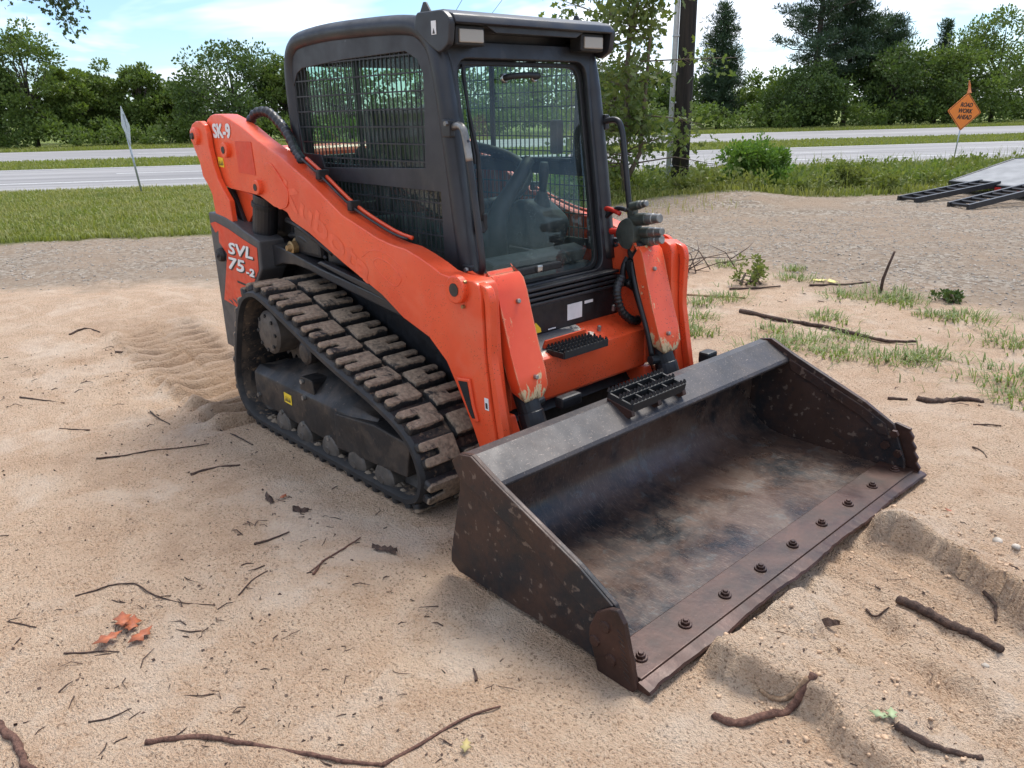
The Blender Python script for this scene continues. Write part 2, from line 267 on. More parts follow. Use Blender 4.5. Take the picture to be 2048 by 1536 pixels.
N2 = (-.814, .581); D2 = (.581, .814)               # across the road, along the road
def st(s, t): return (s*N2[0] + t*D2[0], s*N2[1] + t*D2[1])
def ground_mat():
    t = NT('sandy_ground'); pos = t.coord('World'); sp = t.n('ShaderNodeSeparateXYZ'); t.link(pos, sp.inputs[0]); X, Y = sp.outputs[0], sp.outputs[1]
    S = t.math('ADD', t.math('MULTIPLY', X, N2[0]), t.math('MULTIPLY', Y, N2[1])); T = t.math('ADD', t.math('MULTIPLY', X, D2[0]), t.math('MULTIPLY', Y, D2[1]))
    n_lo = t.noise(.9, 5, .6); n_mid = t.noise(5.5, 6, .62, dist=.4); n_hi = t.noise(45, 5, .65); n_gr = t.noise(190, 3, .6); n_gr2 = t.noise(420, 2, .6)
    # sand
    sand = t.mix(t.ramp(n_mid, (.34, 0.0), (.66, 1.0)), (.70, .465, .300), (.82, .60, .42))
    sand = t.mix(t.ramp(n_lo, (.52, 0.0), (.70, .55)), sand, (.82, .64, .47))
    sand = t.mix(t.ramp(n_lo, (.30, .5), (.45, 0.0)), sand, (.60, .385, .245))
    sand = t.mix(t.ramp(n_gr, (.32, .5), (.44, 0.0)), sand, (.36, .22, .135))
    sand = t.mix(t.ramp(n_gr2, (.55, 0.0), (.72, .5)), sand, (.74, .59, .43))
    n_pk = t.noise(95, 4, .62)
    sand = t.mix(t.ramp(t.noise(1.5, 7, .68, dist=.6), (.60, 0.0), (.74, .5)), sand, (.46, .30, .195)); sand = t.mix(t.ramp(n_pk, (.345, .85), (.435, 0.0)), sand, (.28, .17, .105)); sand = t.mix(t.ramp(n_pk, (.53, 0.0), (.64, .6)), sand, (.86, .67, .48))
    speck = t.math('MULTIPLY', t.ramp(t.vor(60), (.16, 1.0), (.24, 0.0)), t.ramp(t.noise(7, 4), (.47, 0.0), (.60, .7)))
    sand = t.mix(speck, sand, (.13, .075, .05))
    patch = t.noise(2.1, 7, .68, dist=.5)
    sand = t.mix(t.ramp(patch, (.52, 0.0), (.64, .6)), sand, (.88, .71, .55)); sand = t.mix(t.ramp(patch, (.34, .5), (.44, 0.0)), sand, (.52, .335, .215))
    x3 = t.math('ADD', X, 3.0); du = t.math('ABSOLUTE', t.math('SUBTRACT', t.math('ADD', Y, .66), t.math('MULTIPLY', t.math('MULTIPLY', x3, x3), .0364)))
    dn = t.math('ADD', du, t.math('MULTIPLY', t.math('SUBTRACT', t.noise(4, 5, .65), .5), .35)); along = t.math('MULTIPLY', t.ramp(t.math('MULTIPLY', X, -.1), (.27, 0.0), (.31, 1.0)), t.ramp(t.math('MULTIPLY', X, -.1), (.50, 1.0), (.62, 0.0)))
    sand = t.mix(t.math('MULTIPLY', t.math('MULTIPLY', t.ramp(dn, (.25, 1.0), (.42, 0.0)), along), .62), sand, (.47, .31, .20))   # darker brown sand over the tread strip
    # gravel
    vg = t.n('ShaderNodeTexVoronoi'); vg.inputs['Scale'].default_value = 24; t.link(pos, vg.inputs['Vector'])
    vsep = t.n('ShaderNodeSeparateColor'); t.link(vg.outputs['Color'], vsep.inputs[0])
    grav = t.mix(t.ramp(vsep.outputs[0], (.2, 0.0), (.95, 1.0)), (.28, .215, .155), (.60, .52, .42))
    grav = t.mix(t.ramp(t.noise(.8, 5, .62), (.40, 0.0), (.62, .85)), grav, (.46, .335, .23))
    grav = t.mix(t.ramp(t.noise(85, 3), (.62, 0.0), (.74, .6)), grav, (.68, .64, .58))
    rc = t.n('ShaderNodeCombineXYZ'); t.link(t.math('MULTIPLY', S, 1.6), rc.inputs[0]); t.link(t.math('MULTIPLY', T, .16), rc.inputs[1])
    grav = t.mix(t.ramp(t.noise(1.3, 5, .62, rc.outputs[0]), (.42, 0.0), (.60, .55)), grav, (.42, .315, .225))
    # soil under the grass
    soil = t.mix(t.ramp(t.noise(2.4, 6, .65), (.36, 0.0), (.62, 1.0)), (.115, .16, .035), (.21, .24, .06))
    soil = t.mix(t.ramp(t.noise(.5, 4), (.55, 0.0), (.7, .5)), soil, (.26, .23, .085)); soil = t.mix(t.ramp(t.noise(14, 4), (.55, 0.0), (.7, .45)), soil, (.10, .10, .035))
    wob = t.math('MULTIPLY', t.math('SUBTRACT', t.noise(.8, 6, .65), .5), 3.2)
    def step(v, w): 
        m = t.n('ShaderNodeMapRange'); m.clamp = True; t.link(v, m.inputs[0]); m.inputs[1].default_value = -w; m.inputs[2].default_value = w; return m.outputs[0]
    ga = step(t.math('ADD', t.math('SUBTRACT', S, 6.0), wob), .35)
    gb = step(t.math('ADD', t.math('SUBTRACT', t.math('ADD', Y, t.math('MULTIPLY', X, .12)), 4.45), wob), .5)
    gm = t.math('MAXIMUM', ga, gb)
    tb = t.n('ShaderNodeMapRange'); tb.clamp = True; t.link(T, tb.inputs[0]); tb.inputs[1].default_value = -4; tb.inputs[2].default_value = 3; tb.inputs[3].default_value = 9.65; tb.inputs[4].default_value = 11.3
    sm = step(t.math('ADD', t.math('SUBTRACT', S, tb.outputs[0]), t.math('MULTIPLY', wob, .25)), .22)
    c = t.mix(gm, sand, grav); c = t.mix(sm, c, soil)
    h = t.math('ADD', t.math('MULTIPLY', n_hi, .7), t.math('MULTIPLY', n_gr, .35))
    h = t.math('ADD', h, t.math('MULTIPLY', n_pk, 1.1))
    b1 = t.bump(h, 1.0, .031); b1 = t.bump(t.math('MULTIPLY', t.math('SUBTRACT', 1.0, vg.outputs[0]), t.math('MULTIPLY', gm, .5)), .5, .02, b1)
    MAT['sandy_ground'] = t.done(t.bsdf(c, .95, 0, b1, .2))
ground_mat()
def road_mat():
    t = NT('old_asphalt'); pos = t.coord('World'); sp = t.n('ShaderNodeSeparateXYZ'); t.link(pos, sp.inputs[0])
    S = t.math('ADD', t.math('MULTIPLY', sp.outputs[0], N2[0]), t.math('MULTIPLY', sp.outputs[1], N2[1]))
    T = t.math('ADD', t.math('MULTIPLY', sp.outputs[0], D2[0]), t.math('MULTIPLY', sp.outputs[1], D2[1]))
    cb = t.n('ShaderNodeCombineXYZ'); t.link(t.math('MULTIPLY', S, 3.0), cb.inputs[0]); t.link(t.math('MULTIPLY', T, .10), cb.inputs[1])
    wheel = t.noise(.55, 4, .6, cb.outputs[0])
    c = t.mix(t.ramp(wheel, (.38, 0.0), (.62, 1.0)), (.17, .163, .160), (.28, .268, .26))
    c = t.mix(t.ramp(t.noise(60, 3), (.5, 0.0), (.7, .4)), c, (.30, .29, .285))
    MAT['old_asphalt'] = t.done(t.bsdf(c, .8, 0, t.bump(t.noise(120, 3), .3, .006), .4))
road_mat()

# ------------------------------------------------------------------ geometry helpers
ROOT_LOC = {}
def link(name, me, mat=None, parent=None, smooth=False, loc=None):
    if mat is not None and not me.materials:
        me.materials.append(MAT[mat] if isinstance(mat, str) else mat)
    if smooth:
        me.polygons.foreach_set('use_smooth', [True]*len(me.polygons))
    o = bpy.data.objects.new(name, me); COL.objects.link(o)
    if loc is not None: o.location = loc
    if parent is not None:
        o.parent = parent
        if parent.name in ROOT_LOC: o.matrix_parent_inverse = Matrix.Translation(-Vector(ROOT_LOC[parent.name]))
    return o
def thing(name, label, cat, loc=(0, 0, 0), group=None):
    o = bpy.data.objects.new(name, None); COL.objects.link(o); o.location = loc; o.empty_display_size = .2
    ROOT_LOC[o.name] = tuple(loc); tag(o, label, cat, group); return o
def tag(o, label, cat, group=None):
    o['label'] = label; o['category'] = cat
    if group: o['group'] = group
    return o
def kind(o, k, label=None):
    o['kind'] = k
    if label: o['label'] = label
    return o
def mesh_pd(v, f):
    me = bpy.data.meshes.new('mesh'); me.from_pydata([tuple(p) for p in v], [], [tuple(x) for x in f]); me.update(); return me
def fast_mesh(V, F):
    V = np.asarray(V, dtype=np.float32).reshape(-1, 3); F = np.asarray(F, dtype=np.int32); m, k = F.shape
    me = bpy.data.meshes.new('mesh'); me.vertices.add(len(V)); me.vertices.foreach_set('co', V.ravel())
    me.loops.add(m*k); me.loops.foreach_set('vertex_index', F.ravel()); me.polygons.add(m)
    me.polygons.foreach_set('loop_start', np.arange(0, m*k, k, dtype=np.int32)); me.polygons.foreach_set('loop_total', np.full(m, k, dtype=np.int32))
    me.update(calc_edges=True); return me
def bm_mesh(bm):
    bmesh.ops.recalc_face_normals(bm, faces=bm.faces[:]); me = bpy.data.meshes.new('mesh'); bm.to_mesh(me); bm.free(); return me
def bevel_bm(bm, w, seg=2, ang=35):
    if w <= 0: return
    bmesh.ops.recalc_face_normals(bm, faces=bm.faces[:])
    ed = [e for e in bm.edges if len(e.link_faces) == 2 and e.calc_face_angle(0) > math.radians(ang)]
    bmesh.ops.bevel(bm, geom=ed, offset=w, segments=seg, affect='EDGES', profile=.6, clamp_overlap=True)
def prism(poly, a0, a1, ax=1, bev=.004, seg=2, bm=None):
    """extrude a polygon; ax=1: poly is (x,z) along y, ax=0: poly is (y,z) along x, ax=2: poly is (x,y) along z"""
    own = bm is None; b = bmesh.new()
    def P(p, a): return (p[0], a, p[1]) if ax == 1 else ((a, p[0], p[1]) if ax == 0 else (p[0], p[1], a))
    A = [b.verts.new(P(p, a0)) for p in poly]; B = [b.verts.new(P(p, a1)) for p in poly]; n = len(poly)
    b.faces.new(A); b.faces.new(B[::-1])
    for i in range(n): b.faces.new((A[i], B[i], B[(i+1) % n], A[(i+1) % n]))
    bevel_bm(b, bev, seg)
    bmesh.ops.recalc_face_normals(b, faces=b.faces[:]); b.normal_update()
    # n-gon caps may be concave: triangulate
    bmesh.ops.triangulate(b, faces=[f for f in b.faces if len(f.verts) > 4])
    me = bm_mesh(b)
    if own: return me
    bm.from_mesh(me); bpy.data.meshes.remove(me); return bm
def boxm(c, s, rot=None, bev=.004, seg=2, bm=None):
    b = bmesh.new(); bmesh.ops.create_cube(b, size=1.0); bmesh.ops.scale(b, vec=s, verts=b.verts)
    bevel_bm(b, min(bev, .45*min(s)), seg)
    M = Matrix.Translation(c) @ (rot.to_4x4() if rot is not None else Matrix())
    bmesh.ops.transform(b, matrix=M, verts=b.verts); me = bm_mesh(b)
    if bm is None: return me
    bm.from_mesh(me); bpy.data.meshes.remove(me); return bm
def tube_vf(pts, r, n=8, caps=True):
    pts = [Vector(p) for p in pts]; k = len(pts); rs = r if isinstance(r, (list, tuple)) else [r]*k
    V, F = [], []; up = None
    for i in range(k):
        tg = (pts[min(i+1, k-1)] - pts[max(i-1, 0)]).normalized()
        if up is None:
            up = tg.orthogonal().normalized()
        else:
            up = (up - tg*up.dot(tg)); up = up.normalized() if up.length > 1e-6 else tg.orthogonal().normalized()
        sd_ = tg.cross(up)
        for j in range(n):
            a = 2*math.pi*j/n; V.append(pts[i] + (up*math.cos(a) + sd_*math.sin(a))*rs[i])
    for i in range(k-1):
        for j in range(n): F.append((i*n+j, i*n+(j+1) % n, (i+1)*n+(j+1) % n, (i+1)*n+j))
    if caps: F.append(tuple(range(n))[::-1]); F.append(tuple((k-1)*n+j for j in range(n)))
    return V, F
def tube(pts, r, n=8, bm=None):
    V, F = tube_vf(pts, r, n); me = mesh_pd(V, F)
    if bm is None: return me
    bm.from_mesh(me); bpy.data.meshes.remove(me); return bm
def smooth_path(pts, sub=6, closed=False):
    P = [Vector(p) for p in pts]; n = len(P); out = []
    rng = range(n if closed else n-1)
    for i in rng:
        a, b, c, d = (P[(i-1) % n], P[i], P[(i+1) % n], P[(i+2) % n]) if closed else (P[max(i-1, 0)], P[i], P[i+1], P[min(i+2, n-1)])
        for k in range(sub):
            t = k/sub; out.append(.5*((2*b)+(c-a)*t+(2*a-5*b+4*c-d)*t*t+(3*b-a-3*c+d)*t**3))
    if not closed: out.append(P[-1])
    return out
def cylm(p0, p1, r, n=20, bev=.003, r1=None, bm=None):
    p0, p1 = Vector(p0), Vector(p1); b = bmesh.new(); L = (p1-p0).length
    bmesh.ops.create_cone(b, cap_ends=True, segments=n, radius1=r, radius2=r if r1 is None else r1, depth=L)
    bevel_bm(b, bev, 1, 50)
    M = Matrix.Translation((p0+p1)/2) @ (p1-p0).normalized().to_track_quat('Z', 'Y').to_matrix().to_4x4()
    bmesh.ops.transform(b, matrix=M, verts=b.verts); me = bm_mesh(b)
    if bm is None: return me
    bm.from_mesh(me); bpy.data.meshes.remove(me); return bm
def lathe_y(prof, c, n=24):
    """profile of (y,r) turned about the y axis through c"""
    V, F = [], []
    for (y, r) in prof:
        for j in range(n):
            a = 2*math.pi*j/n; V.append((c[0]+r*math.cos(a), c[1]+y, c[2]+r*math.sin(a)))
    for i in range(len(prof)-1):
        for j in range(n): F.append((i*n+j, i*n+(j+1) % n, (i+1)*n+(j+1) % n, (i+1)*n+j))
    F.append(tuple(range(n))); F.append(tuple((len(prof)-1)*n+j for j in range(n))[::-1])
    me = mesh_pd(V, F); b = bmesh.new(); b.from_mesh(me); bpy.data.meshes.remove(me); return bm_mesh(b)
def round_poly(poly, r, seg=4):
    out = []; n = len(poly)
    for i in range(n):
        p, a, b = Vector(poly[i]), Vector(poly[i-1]), Vector(poly[(i+1) % n])
        u, v = (a-p), (b-p); rr = min(r, .45*u.length, .45*v.length); s, e = p+u.normalized()*rr, p+v.normalized()*rr
        for k in range(seg+1):
            t = k/seg; out.append(tuple((1-t)**2*s + 2*t*(1-t)*p + t*t*e))
    return out
def sheet(outer, holes, thick, bev=.003):
    """flat plate with holes, in local XY, thickness centred on z=0"""
    cu = bpy.data.curves.new('cu', 'CURVE'); cu.dimensions = '2D'; cu.fill_mode = 'BOTH'; cu.extrude = max(thick/2-bev, .0001); cu.bevel_depth = bev; cu.bevel_resolution = 1; cu.offset = -bev
    for pl in [outer]+holes:
        sp = cu.splines.new('POLY'); sp.points.add(len(pl)-1)
        for q, p in zip(sp.points, pl): q.co = (p[0], p[1], 0, 1)
        sp.use_cyclic_u = True
    o = bpy.data.objects.new('cu', cu); COL.objects.link(o); dg = bpy.context.evaluated_depsgraph_get(); dg.update()
    me = bpy.data.meshes.new_from_object(o.evaluated_get(dg)); bpy.data.objects.remove(o); bpy.data.curves.remove(cu); me.materials.clear(); return me
def text_mesh(s, w, h, depth=.0015, shear=0.0):
    """text squeezed into a w x h box with its lower left corner at the origin, in local XY"""
    cu = bpy.data.curves.new('tx', 'FONT'); cu.body = s; cu.extrude = depth/2; cu.shear = shear; cu.resolution_u = 3
    o = bpy.data.objects.new('tx', cu); COL.objects.link(o); dg = bpy.context.evaluated_depsgraph_get(); dg.update()
    me = bpy.data.meshes.new_from_object(o.evaluated_get(dg)); bpy.data.objects.remove(o); bpy.data.curves.remove(cu); me.materials.clear()
    co = np.empty(len(me.vertices)*3, np.float32); me.vertices.foreach_get('co', co); co = co.reshape(-1, 3)
    mn, mx_ = co.min(0), co.max(0); co[:, 0] = (co[:, 0]-mn[0])/(mx_[0]-mn[0])*w; co[:, 1] = (co[:, 1]-mn[1])/(mx_[1]-mn[1])*h
    me.vertices.foreach_set('co', co.ravel()); me.update(); return me
def fat_text(me, d):
    """thicken the strokes of a text mesh by moving copies around"""
    b = bmesh.new()
    for ox, oy in ((0, 0), (d, 0), (0, d*.7), (d, d*.7)):
        m2 = me.copy(); m2.transform(Matrix.Translation((ox, oy, .00007*(ox*3+oy*5)/max(d, 1e-6)))); b.from_mesh(m2); bpy.data.meshes.remove(m2)
    r = bpy.data.meshes.new('mesh'); b.to_mesh(r); b.free(); return r
SIDE = Matrix(((1, 0, 0, 0), (0, 0, -1, 0), (0, 1, 0, 0), (0, 0, 0, 1)))    # local x->x, y->z, z->-y (faces -y)
def inpoly_spans(poly, axis, v):
    """intervals of the other coordinate where the line coord[axis]=v is inside the polygon"""
    xs = []; n = len(poly); o = 1-axis
    for i in range(n):
        a, b = poly[i], poly[(i+1) % n]
        if (a[axis] <= v) != (b[axis] <= v): xs.append(a[o]+(v-a[axis])/(b[axis]-a[axis])*(b[o]-a[o]))
    xs.sort(); return list(zip(xs[::2], xs[1::2]))

# ------------------------------------------------------------------ ground
rng = np.random.default_rng(7)
def vnoise(x, y, seed, freq):
    """smooth value noise, vectorised"""
    x = x*freq+seed*17.31; y = y*freq-seed*9.77; xi = np.floor(x).astype(np.int64); yi = np.floor(y).astype(np.int64); fx = x-xi; fy = y-yi
    fx = fx*fx*(3-2*fx); fy = fy*fy*(3-2*fy)
    def h(a, b):
        n = (a*374761393 + b*668265263 + seed*1442695041) & 0xffffffff; n = ((n ^ (n >> 13))*1274126177) & 0xffffffff; return ((n ^ (n >> 16)) & 0xffff)/65535.0
    return (h(xi, yi)*(1-fx)+h(xi+1, yi)*fx)*(1-fy)+(h(xi, yi+1)*(1-fx)+h(xi+1, yi+1)*fx)*fy - .5
def fbm(x, y, seed, freq, oc=4, gain=.5):
    r = 0; a = 1.0
    for i in range(oc): r = r+a*vnoise(x, y, seed+i, freq*2.03**i); a *= gain
    return r
def sstep(a, b, v):
    t = np.clip((v-a)/(b-a), 0, 1); return t*t*(3-2*t)
def polydist(x, y, pts):
    d = np.full(np.shape(x), 1e9)
    for (ax, ay), (bx, by) in zip(pts[:-1], pts[1:]):
        ux, uy = bx-ax, by-ay; t = np.clip(((x-ax)*ux+(y-ay)*uy)/(ux*ux+uy*uy), 0, 1); d = np.minimum(d, np.hypot(x-ax-t*ux, y-ay-t*uy))
    return d
def height(x, y):
    x = np.asarray(x, float); y = np.asarray(y, float)
    S = x*N2[0]+y*N2[1]; near = 1-sstep(9, 16, np.hypot(x+1, y))
    h = near*(.030*fbm(x, y, 3, .8, 3) + .018*fbm(x, y, 11, 4.5, 5, .6))
    h += (1-near)*.05*fbm(x, y, 5, .12, 3)
    sandm = 1-sstep(5.2, 6.4, S)
    # small lumps and pits on the sand
    h += near*sandm*(.016*np.maximum(0, fbm(x, y, 21, 9, 3, .6)-.10)+.006*fbm(x, y, 23, 17, 2, .6)-.012*np.maximum(0, fbm(x, y, 25, 6, 3, .6)-.22))
    # keep the pad under the tracks and the bucket even
    pad = (1-sstep(.0, .25, np.maximum(np.abs(x+2.15)-1.0, np.maximum(0, np.abs(np.abs(y)-.67)-.25)))); h = h*(1-pad) + pad*.006
    bpad = (1-sstep(0, .12, np.maximum(np.abs(x+.5)-.5, np.abs(y)-1.0))); h = h*(1-bpad) - .022*bpad
    # tread marks left behind the near track, curving away
    yc = -.67 + .13*(x+3.0)**2*.28; u = (y-yc)
    strip = (1-sstep(.27, .36, np.abs(u+.05)))*sstep(-6.1, -4.6, x)*(1-sstep(-3.0, -2.86, x))
    ph = x*2*math.pi/.16 + 1.5*vnoise(x, y, 31, 5) + (u > 0)*1.7 + 2.2*np.sin(u*13)*.4
    h += strip*(.050*np.tanh(1.8*np.sin(ph))*(.8+.9*vnoise(x, y, 37, 3)) - .018 + .012*fbm(x, y, 33, 9, 2))
    h += np.exp(-((np.abs(u)-.33)/.07)**2)*sstep(-6.2, -4.8, x)*(1-sstep(-3.2, -2.9, x))*(.045+.06*fbm(x, y, 35, 5, 3))
    churn = (1-sstep(.35, .95, np.abs(u+.25)))*sstep(-7.2, -5.2, x)*(1-sstep(-3.3, -2.95, x))
    h += churn*(1-strip)*(.050*(.25-np.abs(fbm(x, y, 45, 4.5, 4, .6)))*sstep(-.15, .2, fbm(x, y, 47, 1.5, 2)+.12))
    # low berm at the edge of the gravel on the left
    h += .06*np.exp(-((S-5.3-.3*fbm(x, y, 41, .8, 2))/.30)**2)*sstep(-1.2, .3, -y-.2+.2*(x+6))*sandm*(.6+1.6*np.maximum(0, fbm(x, y, 43, 2.5, 3)))
    # strip scraped in front of the bucket, with a bank beside it and a pushed-up mound
    w = .05*fbm(x, y, 51, 6, 4, .6)
    lane = sstep(-.16, .02, x)*(1-sstep(.95, 1.6, x))*sstep(-.75, -.45, y)*(1-sstep(.25, .40, y+.28*x))
    h += -lane*(.030+.012*np.sin((y+.25*x+.05*vnoise(x, y, 53, 2.5))*52)*sstep(-.3, .0, vnoise(x, y, 54, 2)+.25))
    edge = y - (.36 - .30*np.clip(x, 0, 1)) + w*1.1
    bank = sstep(-.004, .026, edge)*sstep(.005, .07, x+.3*w)*(1-sstep(.9, 2.2, x))
    h += bank*(.115*np.exp(-np.maximum(0, edge)/.6)+.032*fbm(x, y, 55, 7, 5, .60))
    dm = polydist(x, y, [(.06, -.42), (.10, -.62), (.30, -.62), (.55, -.63), (.85, -.72)]) + w*1.3
    top = 1-sstep(.135, .18, dm)
    h += top*sstep(-.02, .06, x)*(.092*(1-.4*sstep(.25, .8, x))+.046*fbm(x, y, 57, 8, 5, .60)-.03*np.exp(-((x-.13)**2+(y+.58)**2)/.006))
    dm2 = polydist(x, y, [(.36, -.10), (.55, -.25), (.85, -.36)]) + w
    h += (1-sstep(.03, .11, dm2))*(.045+.03*fbm(x, y, 59, 9, 4, .6))
    # orange dirt heap at the foot of the pole
    h += .18*np.exp(-((x+6.7)**2+(y-10.2)**2)/1.0)+.12*np.exp(-((x+7.9)**2+(y-9.0)**2)/.8)
    far = sstep(12, 18, S); h = h*(1-far*.9)
    return h
def axis_vals(segs):
    out = []
    for a, b, s in segs: out += list(np.arange(a, b, s))
    return np.array(out)
gx = np.concatenate([-np.geomspace(2500, 14, 46), axis_vals([(-13.6, -6.4, .16), (-6.4, -5.8, .05), (-5.8, -3.4, .021), (-3.4, 1.25, .017), (1.25, 3.2, .12)]), np.geomspace(3.4, 2500, 40)])
gy = np.concatenate([-np.geomspace(2500, 4.2, 44), axis_vals([(-4, -2.75, .12), (-2.75, 1.35, .017), (1.35, 5.2, .04), (5.2, 14, .16)]), np.geomspace(14.2, 2500, 46)])
GX, GY = np.meshgrid(gx, gy, indexing='ij'); GZ = height(GX, GY)
V = np.stack([GX.ravel(), GY.ravel(), GZ.ravel()], 1); nx, ny = GX.shape
ii, jj = np.meshgrid(np.arange(nx-1), np.arange(ny-1), indexing='ij'); b0 = (ii*ny+jj).ravel()
me = fast_mesh(V, np.stack([b0, b0+ny, b0+ny+1, b0+1], 1))
kind(link('ground', me, 'sandy_ground', smooth=True), 'structure')
def hz(x, y): return float(height(np.array([x]), np.array([y]))[0])

def strip_mesh(s0, s1, t0, t1, z, crown=0.0, nt=2):
    V, F = [], []; ss = [s0, (s0+s1)/2, s1]
    tt = np.linspace(t0, t1, nt)
    for t in tt:
        for k, s in enumerate(ss):
            x, y = st(s, t); V.append((x, y, z+(crown if k == 1 else 0)))
    for i in range(len(tt)-1):
        for k in range(2): F.append((i*3+k, i*3+k+1, (i+1)*3+k+1, (i+1)*3+k))
    b = bmesh.new(); b.from_mesh(mesh_pd(V, F)); return bm_mesh(b)
# the two carriageways are thin slabs standing just proud of the ground
def slab(name, s0, s1, z):
    V, F = [], []
    prof = [(s0-.25, -.05), (s0, z), (s1, z), (s1+.25, -.05)]
    for t in (-400, 400):
        for s, zz in prof: x, y = st(s, t); V.append((x, y, zz))
    for k in range(3): F.append((k, k+4, k+5, k+1))
    return kind(link(name, mesh_pd(V, F), 'old_asphalt'), 'structure')
near_road = slab('road', 18.4, 27.5, .035); far_road = slab('road', 34.2, 44.6, .035)
def line(road, s, w, t0, t1): 
    return link('painted_line', strip_mesh(s-w/2, s+w/2, t0, t1, .039), 'road_paint', road)
line(near_road, 20.75, .14, -400, 400); line(near_road, 27.1, .12, -400, 400); line(far_road, 34.7, .12, -400, 400); line(far_road, 43.2, .14, -400, 400)
for t in (-34.2, -22.2, -10.2, 1.8, 13.8-2.6, 17.7, 29.7, 41.7): line(near_road, 23.9, .13, t, t+3.0)
for t in (-38, -26, -14, -2, 10, 22, 34, 46, 58): line(far_road, 38.6, .13, t, t+3.4)

# ------------------------------------------------------------------ compact track loader
LD = thing('compact_track_loader', 'orange and black compact track loader with a dark steel bucket on the sand', 'loader', (-2.1, 0, 0))
def pt(name, me, mat, parent=LD, smooth=False, label=None):
    o = link(name, me, mat, parent, smooth)
    if label: o['label'] = label
    return o
def auto_smooth(me, ang=40):
    b = bmesh.new(); b.from_mesh(me)
    for f in b.faces: f.smooth = True
    for e in b.edges:
        if len(e.link_faces) != 2 or e.calc_face_angle(0) > math.radians(ang): e.smooth = False
    b.to_mesh(me); b.free(); return me
def ysym(f):
    for s in (-1, 1): f(s)

# --- chassis
ch = pt('chassis', prism([(-3.38, .36), (-3.42, 1.02), (-2.86, 1.04), (-2.80, .93), (-1.60, .84), (-1.40, .79), (-1.375, .45), (-1.26, .32), (-3.2, .30)], -.455, .455, 1, .01), 'chassis_black')
pt('engine_hood', prism([(-3.45, 1.0), (-3.46, 1.28), (-3.30, 1.40), (-2.86, 1.42), (-2.86, 1.0)], -.50, .50, 1, .02), 'chassis_black')
def rear_side(s):
    pn = pt('rear_panel', prism([(-3.48, 1.108), (-3.39, 1.109), (-3.268, 1.096), (-3.147, 1.072), (-3.046, 1.041), (-2.961, 1.022), (-2.868, .999), (-2.878, .845), (-2.975, .74), (-3.04, .50), (-3.10, .36), (-3.374, .304), (-3.476, .312)], s*.70, s*.55, 1, .012, 3), 'panel_grey')
    if s > 0: return
    D = [(-3.464, 1.046), (-3.398, 1.059), (-3.232, 1.033), (-3.06, .992), (-2.900, .960), (-2.912, .84), (-2.985, .765), (-3.05, .70), (-3.21, .575), (-3.42, .60), (-3.289, .886), (-3.378, .944), (-3.365, 1.012), (-3.41, .996)]
    pt('panel_decal', prism(D, -.7025, -.7005, 1, 0), 'decal_orange', pn, label='orange decal with white lettering SVL 75-2')
    for nm, wd, x, z, w, h in (('model_lettering', 'SVL', -3.262, .892, .30, .062), ('model_lettering', '75', -3.285, .802, .205, .066), ('model_lettering', '-2', -3.065, .793, .095, .040)):
        base = text_mesh(wd, w, h, .0012, .18)
        m1 = fat_text(base, .007); m1.transform(Matrix.Translation((x+.008, -.7032, z-.007)) @ SIDE); pt(nm, m1, 'sticker_print', pn)
        m2 = fat_text(base, .007); m2.transform(Matrix.Translation((x, -.7052, z)) @ SIDE); pt(nm, m2, 'white_paint', pn); bpy.data.meshes.remove(base)
    # printed slashes at the foot of the decal
    pt('decal_stripe', prism([(-3.20, .745), (-3.02, .735), (-3.005, .70), (-3.02, .66), (-3.035, .66), (-3.022, .70), (-3.03, .725), (-3.20, .733)], -.7036, -.7027, 1, 0), 'sticker_print', pn)
    for k in range(5):
        x = -3.36+.055*k; pt('decal_stripe', prism([(x, .615+.012*k), (x+.07, .585+.006*k), (x+.05, .61+.01*k)], -.7036, -.7027, 1, 0), 'panel_grey', pn)
    pt('latch_cap', lathe_y([(-.03, .020), (-.028, .034), (-.012, .040), (.01, .040)], (-3.355, -.70, .875), 20), 'rubber_black', pn)
    pt('latch_button', lathe_y([(-.012, .012), (.0, .013)], (-3.355, -.73, .875), 14), 'panel_grey', pn)
ysym(rear_side)

LINK = [(-3.581, 1.555), (-3.539, 1.591), (-3.482, 1.607), (-3.422, 1.607), (-3.379, 1.587), (-3.357, 1.541), (-3.355, 1.464), (-3.334, 1.386), (-3.296, 1.301), (-3.24, 1.241), (-3.182, 1.189), (-3.173, 1.03), (-3.385, 1.03), (-3.391, 1.12), (-3.397, 1.208), (-3.43, 1.255), (-3.492, 1.309), (-3.506, 1.381), (-3.558, 1.46), (-3.583, 1.512)]
def rear_link(s):
    lk = pt('lift_link', prism(LINK, s*.695, s*.664, 1, .005), 'orange')
    pt('link_plate', prism([(x+.01, z-.004) for x, z in LINK], s*.56, s*.535, 1, .004), 'orange', lk)
    pt('pin_boss', lathe_y([(-.022 if s < 0 else .022, .030), (-.018 if s < 0 else .018, .045), (0, .050)], (-3.50, s*.695, 1.528), 24), 'orange', lk)
    pt('pivot_pin', lathe_y([(-.012 if s < 0 else .012, .016), (0, .020)], (-3.50, s*.715, 1.528), 16), 'sticker_print', lk)
ysym(rear_link)

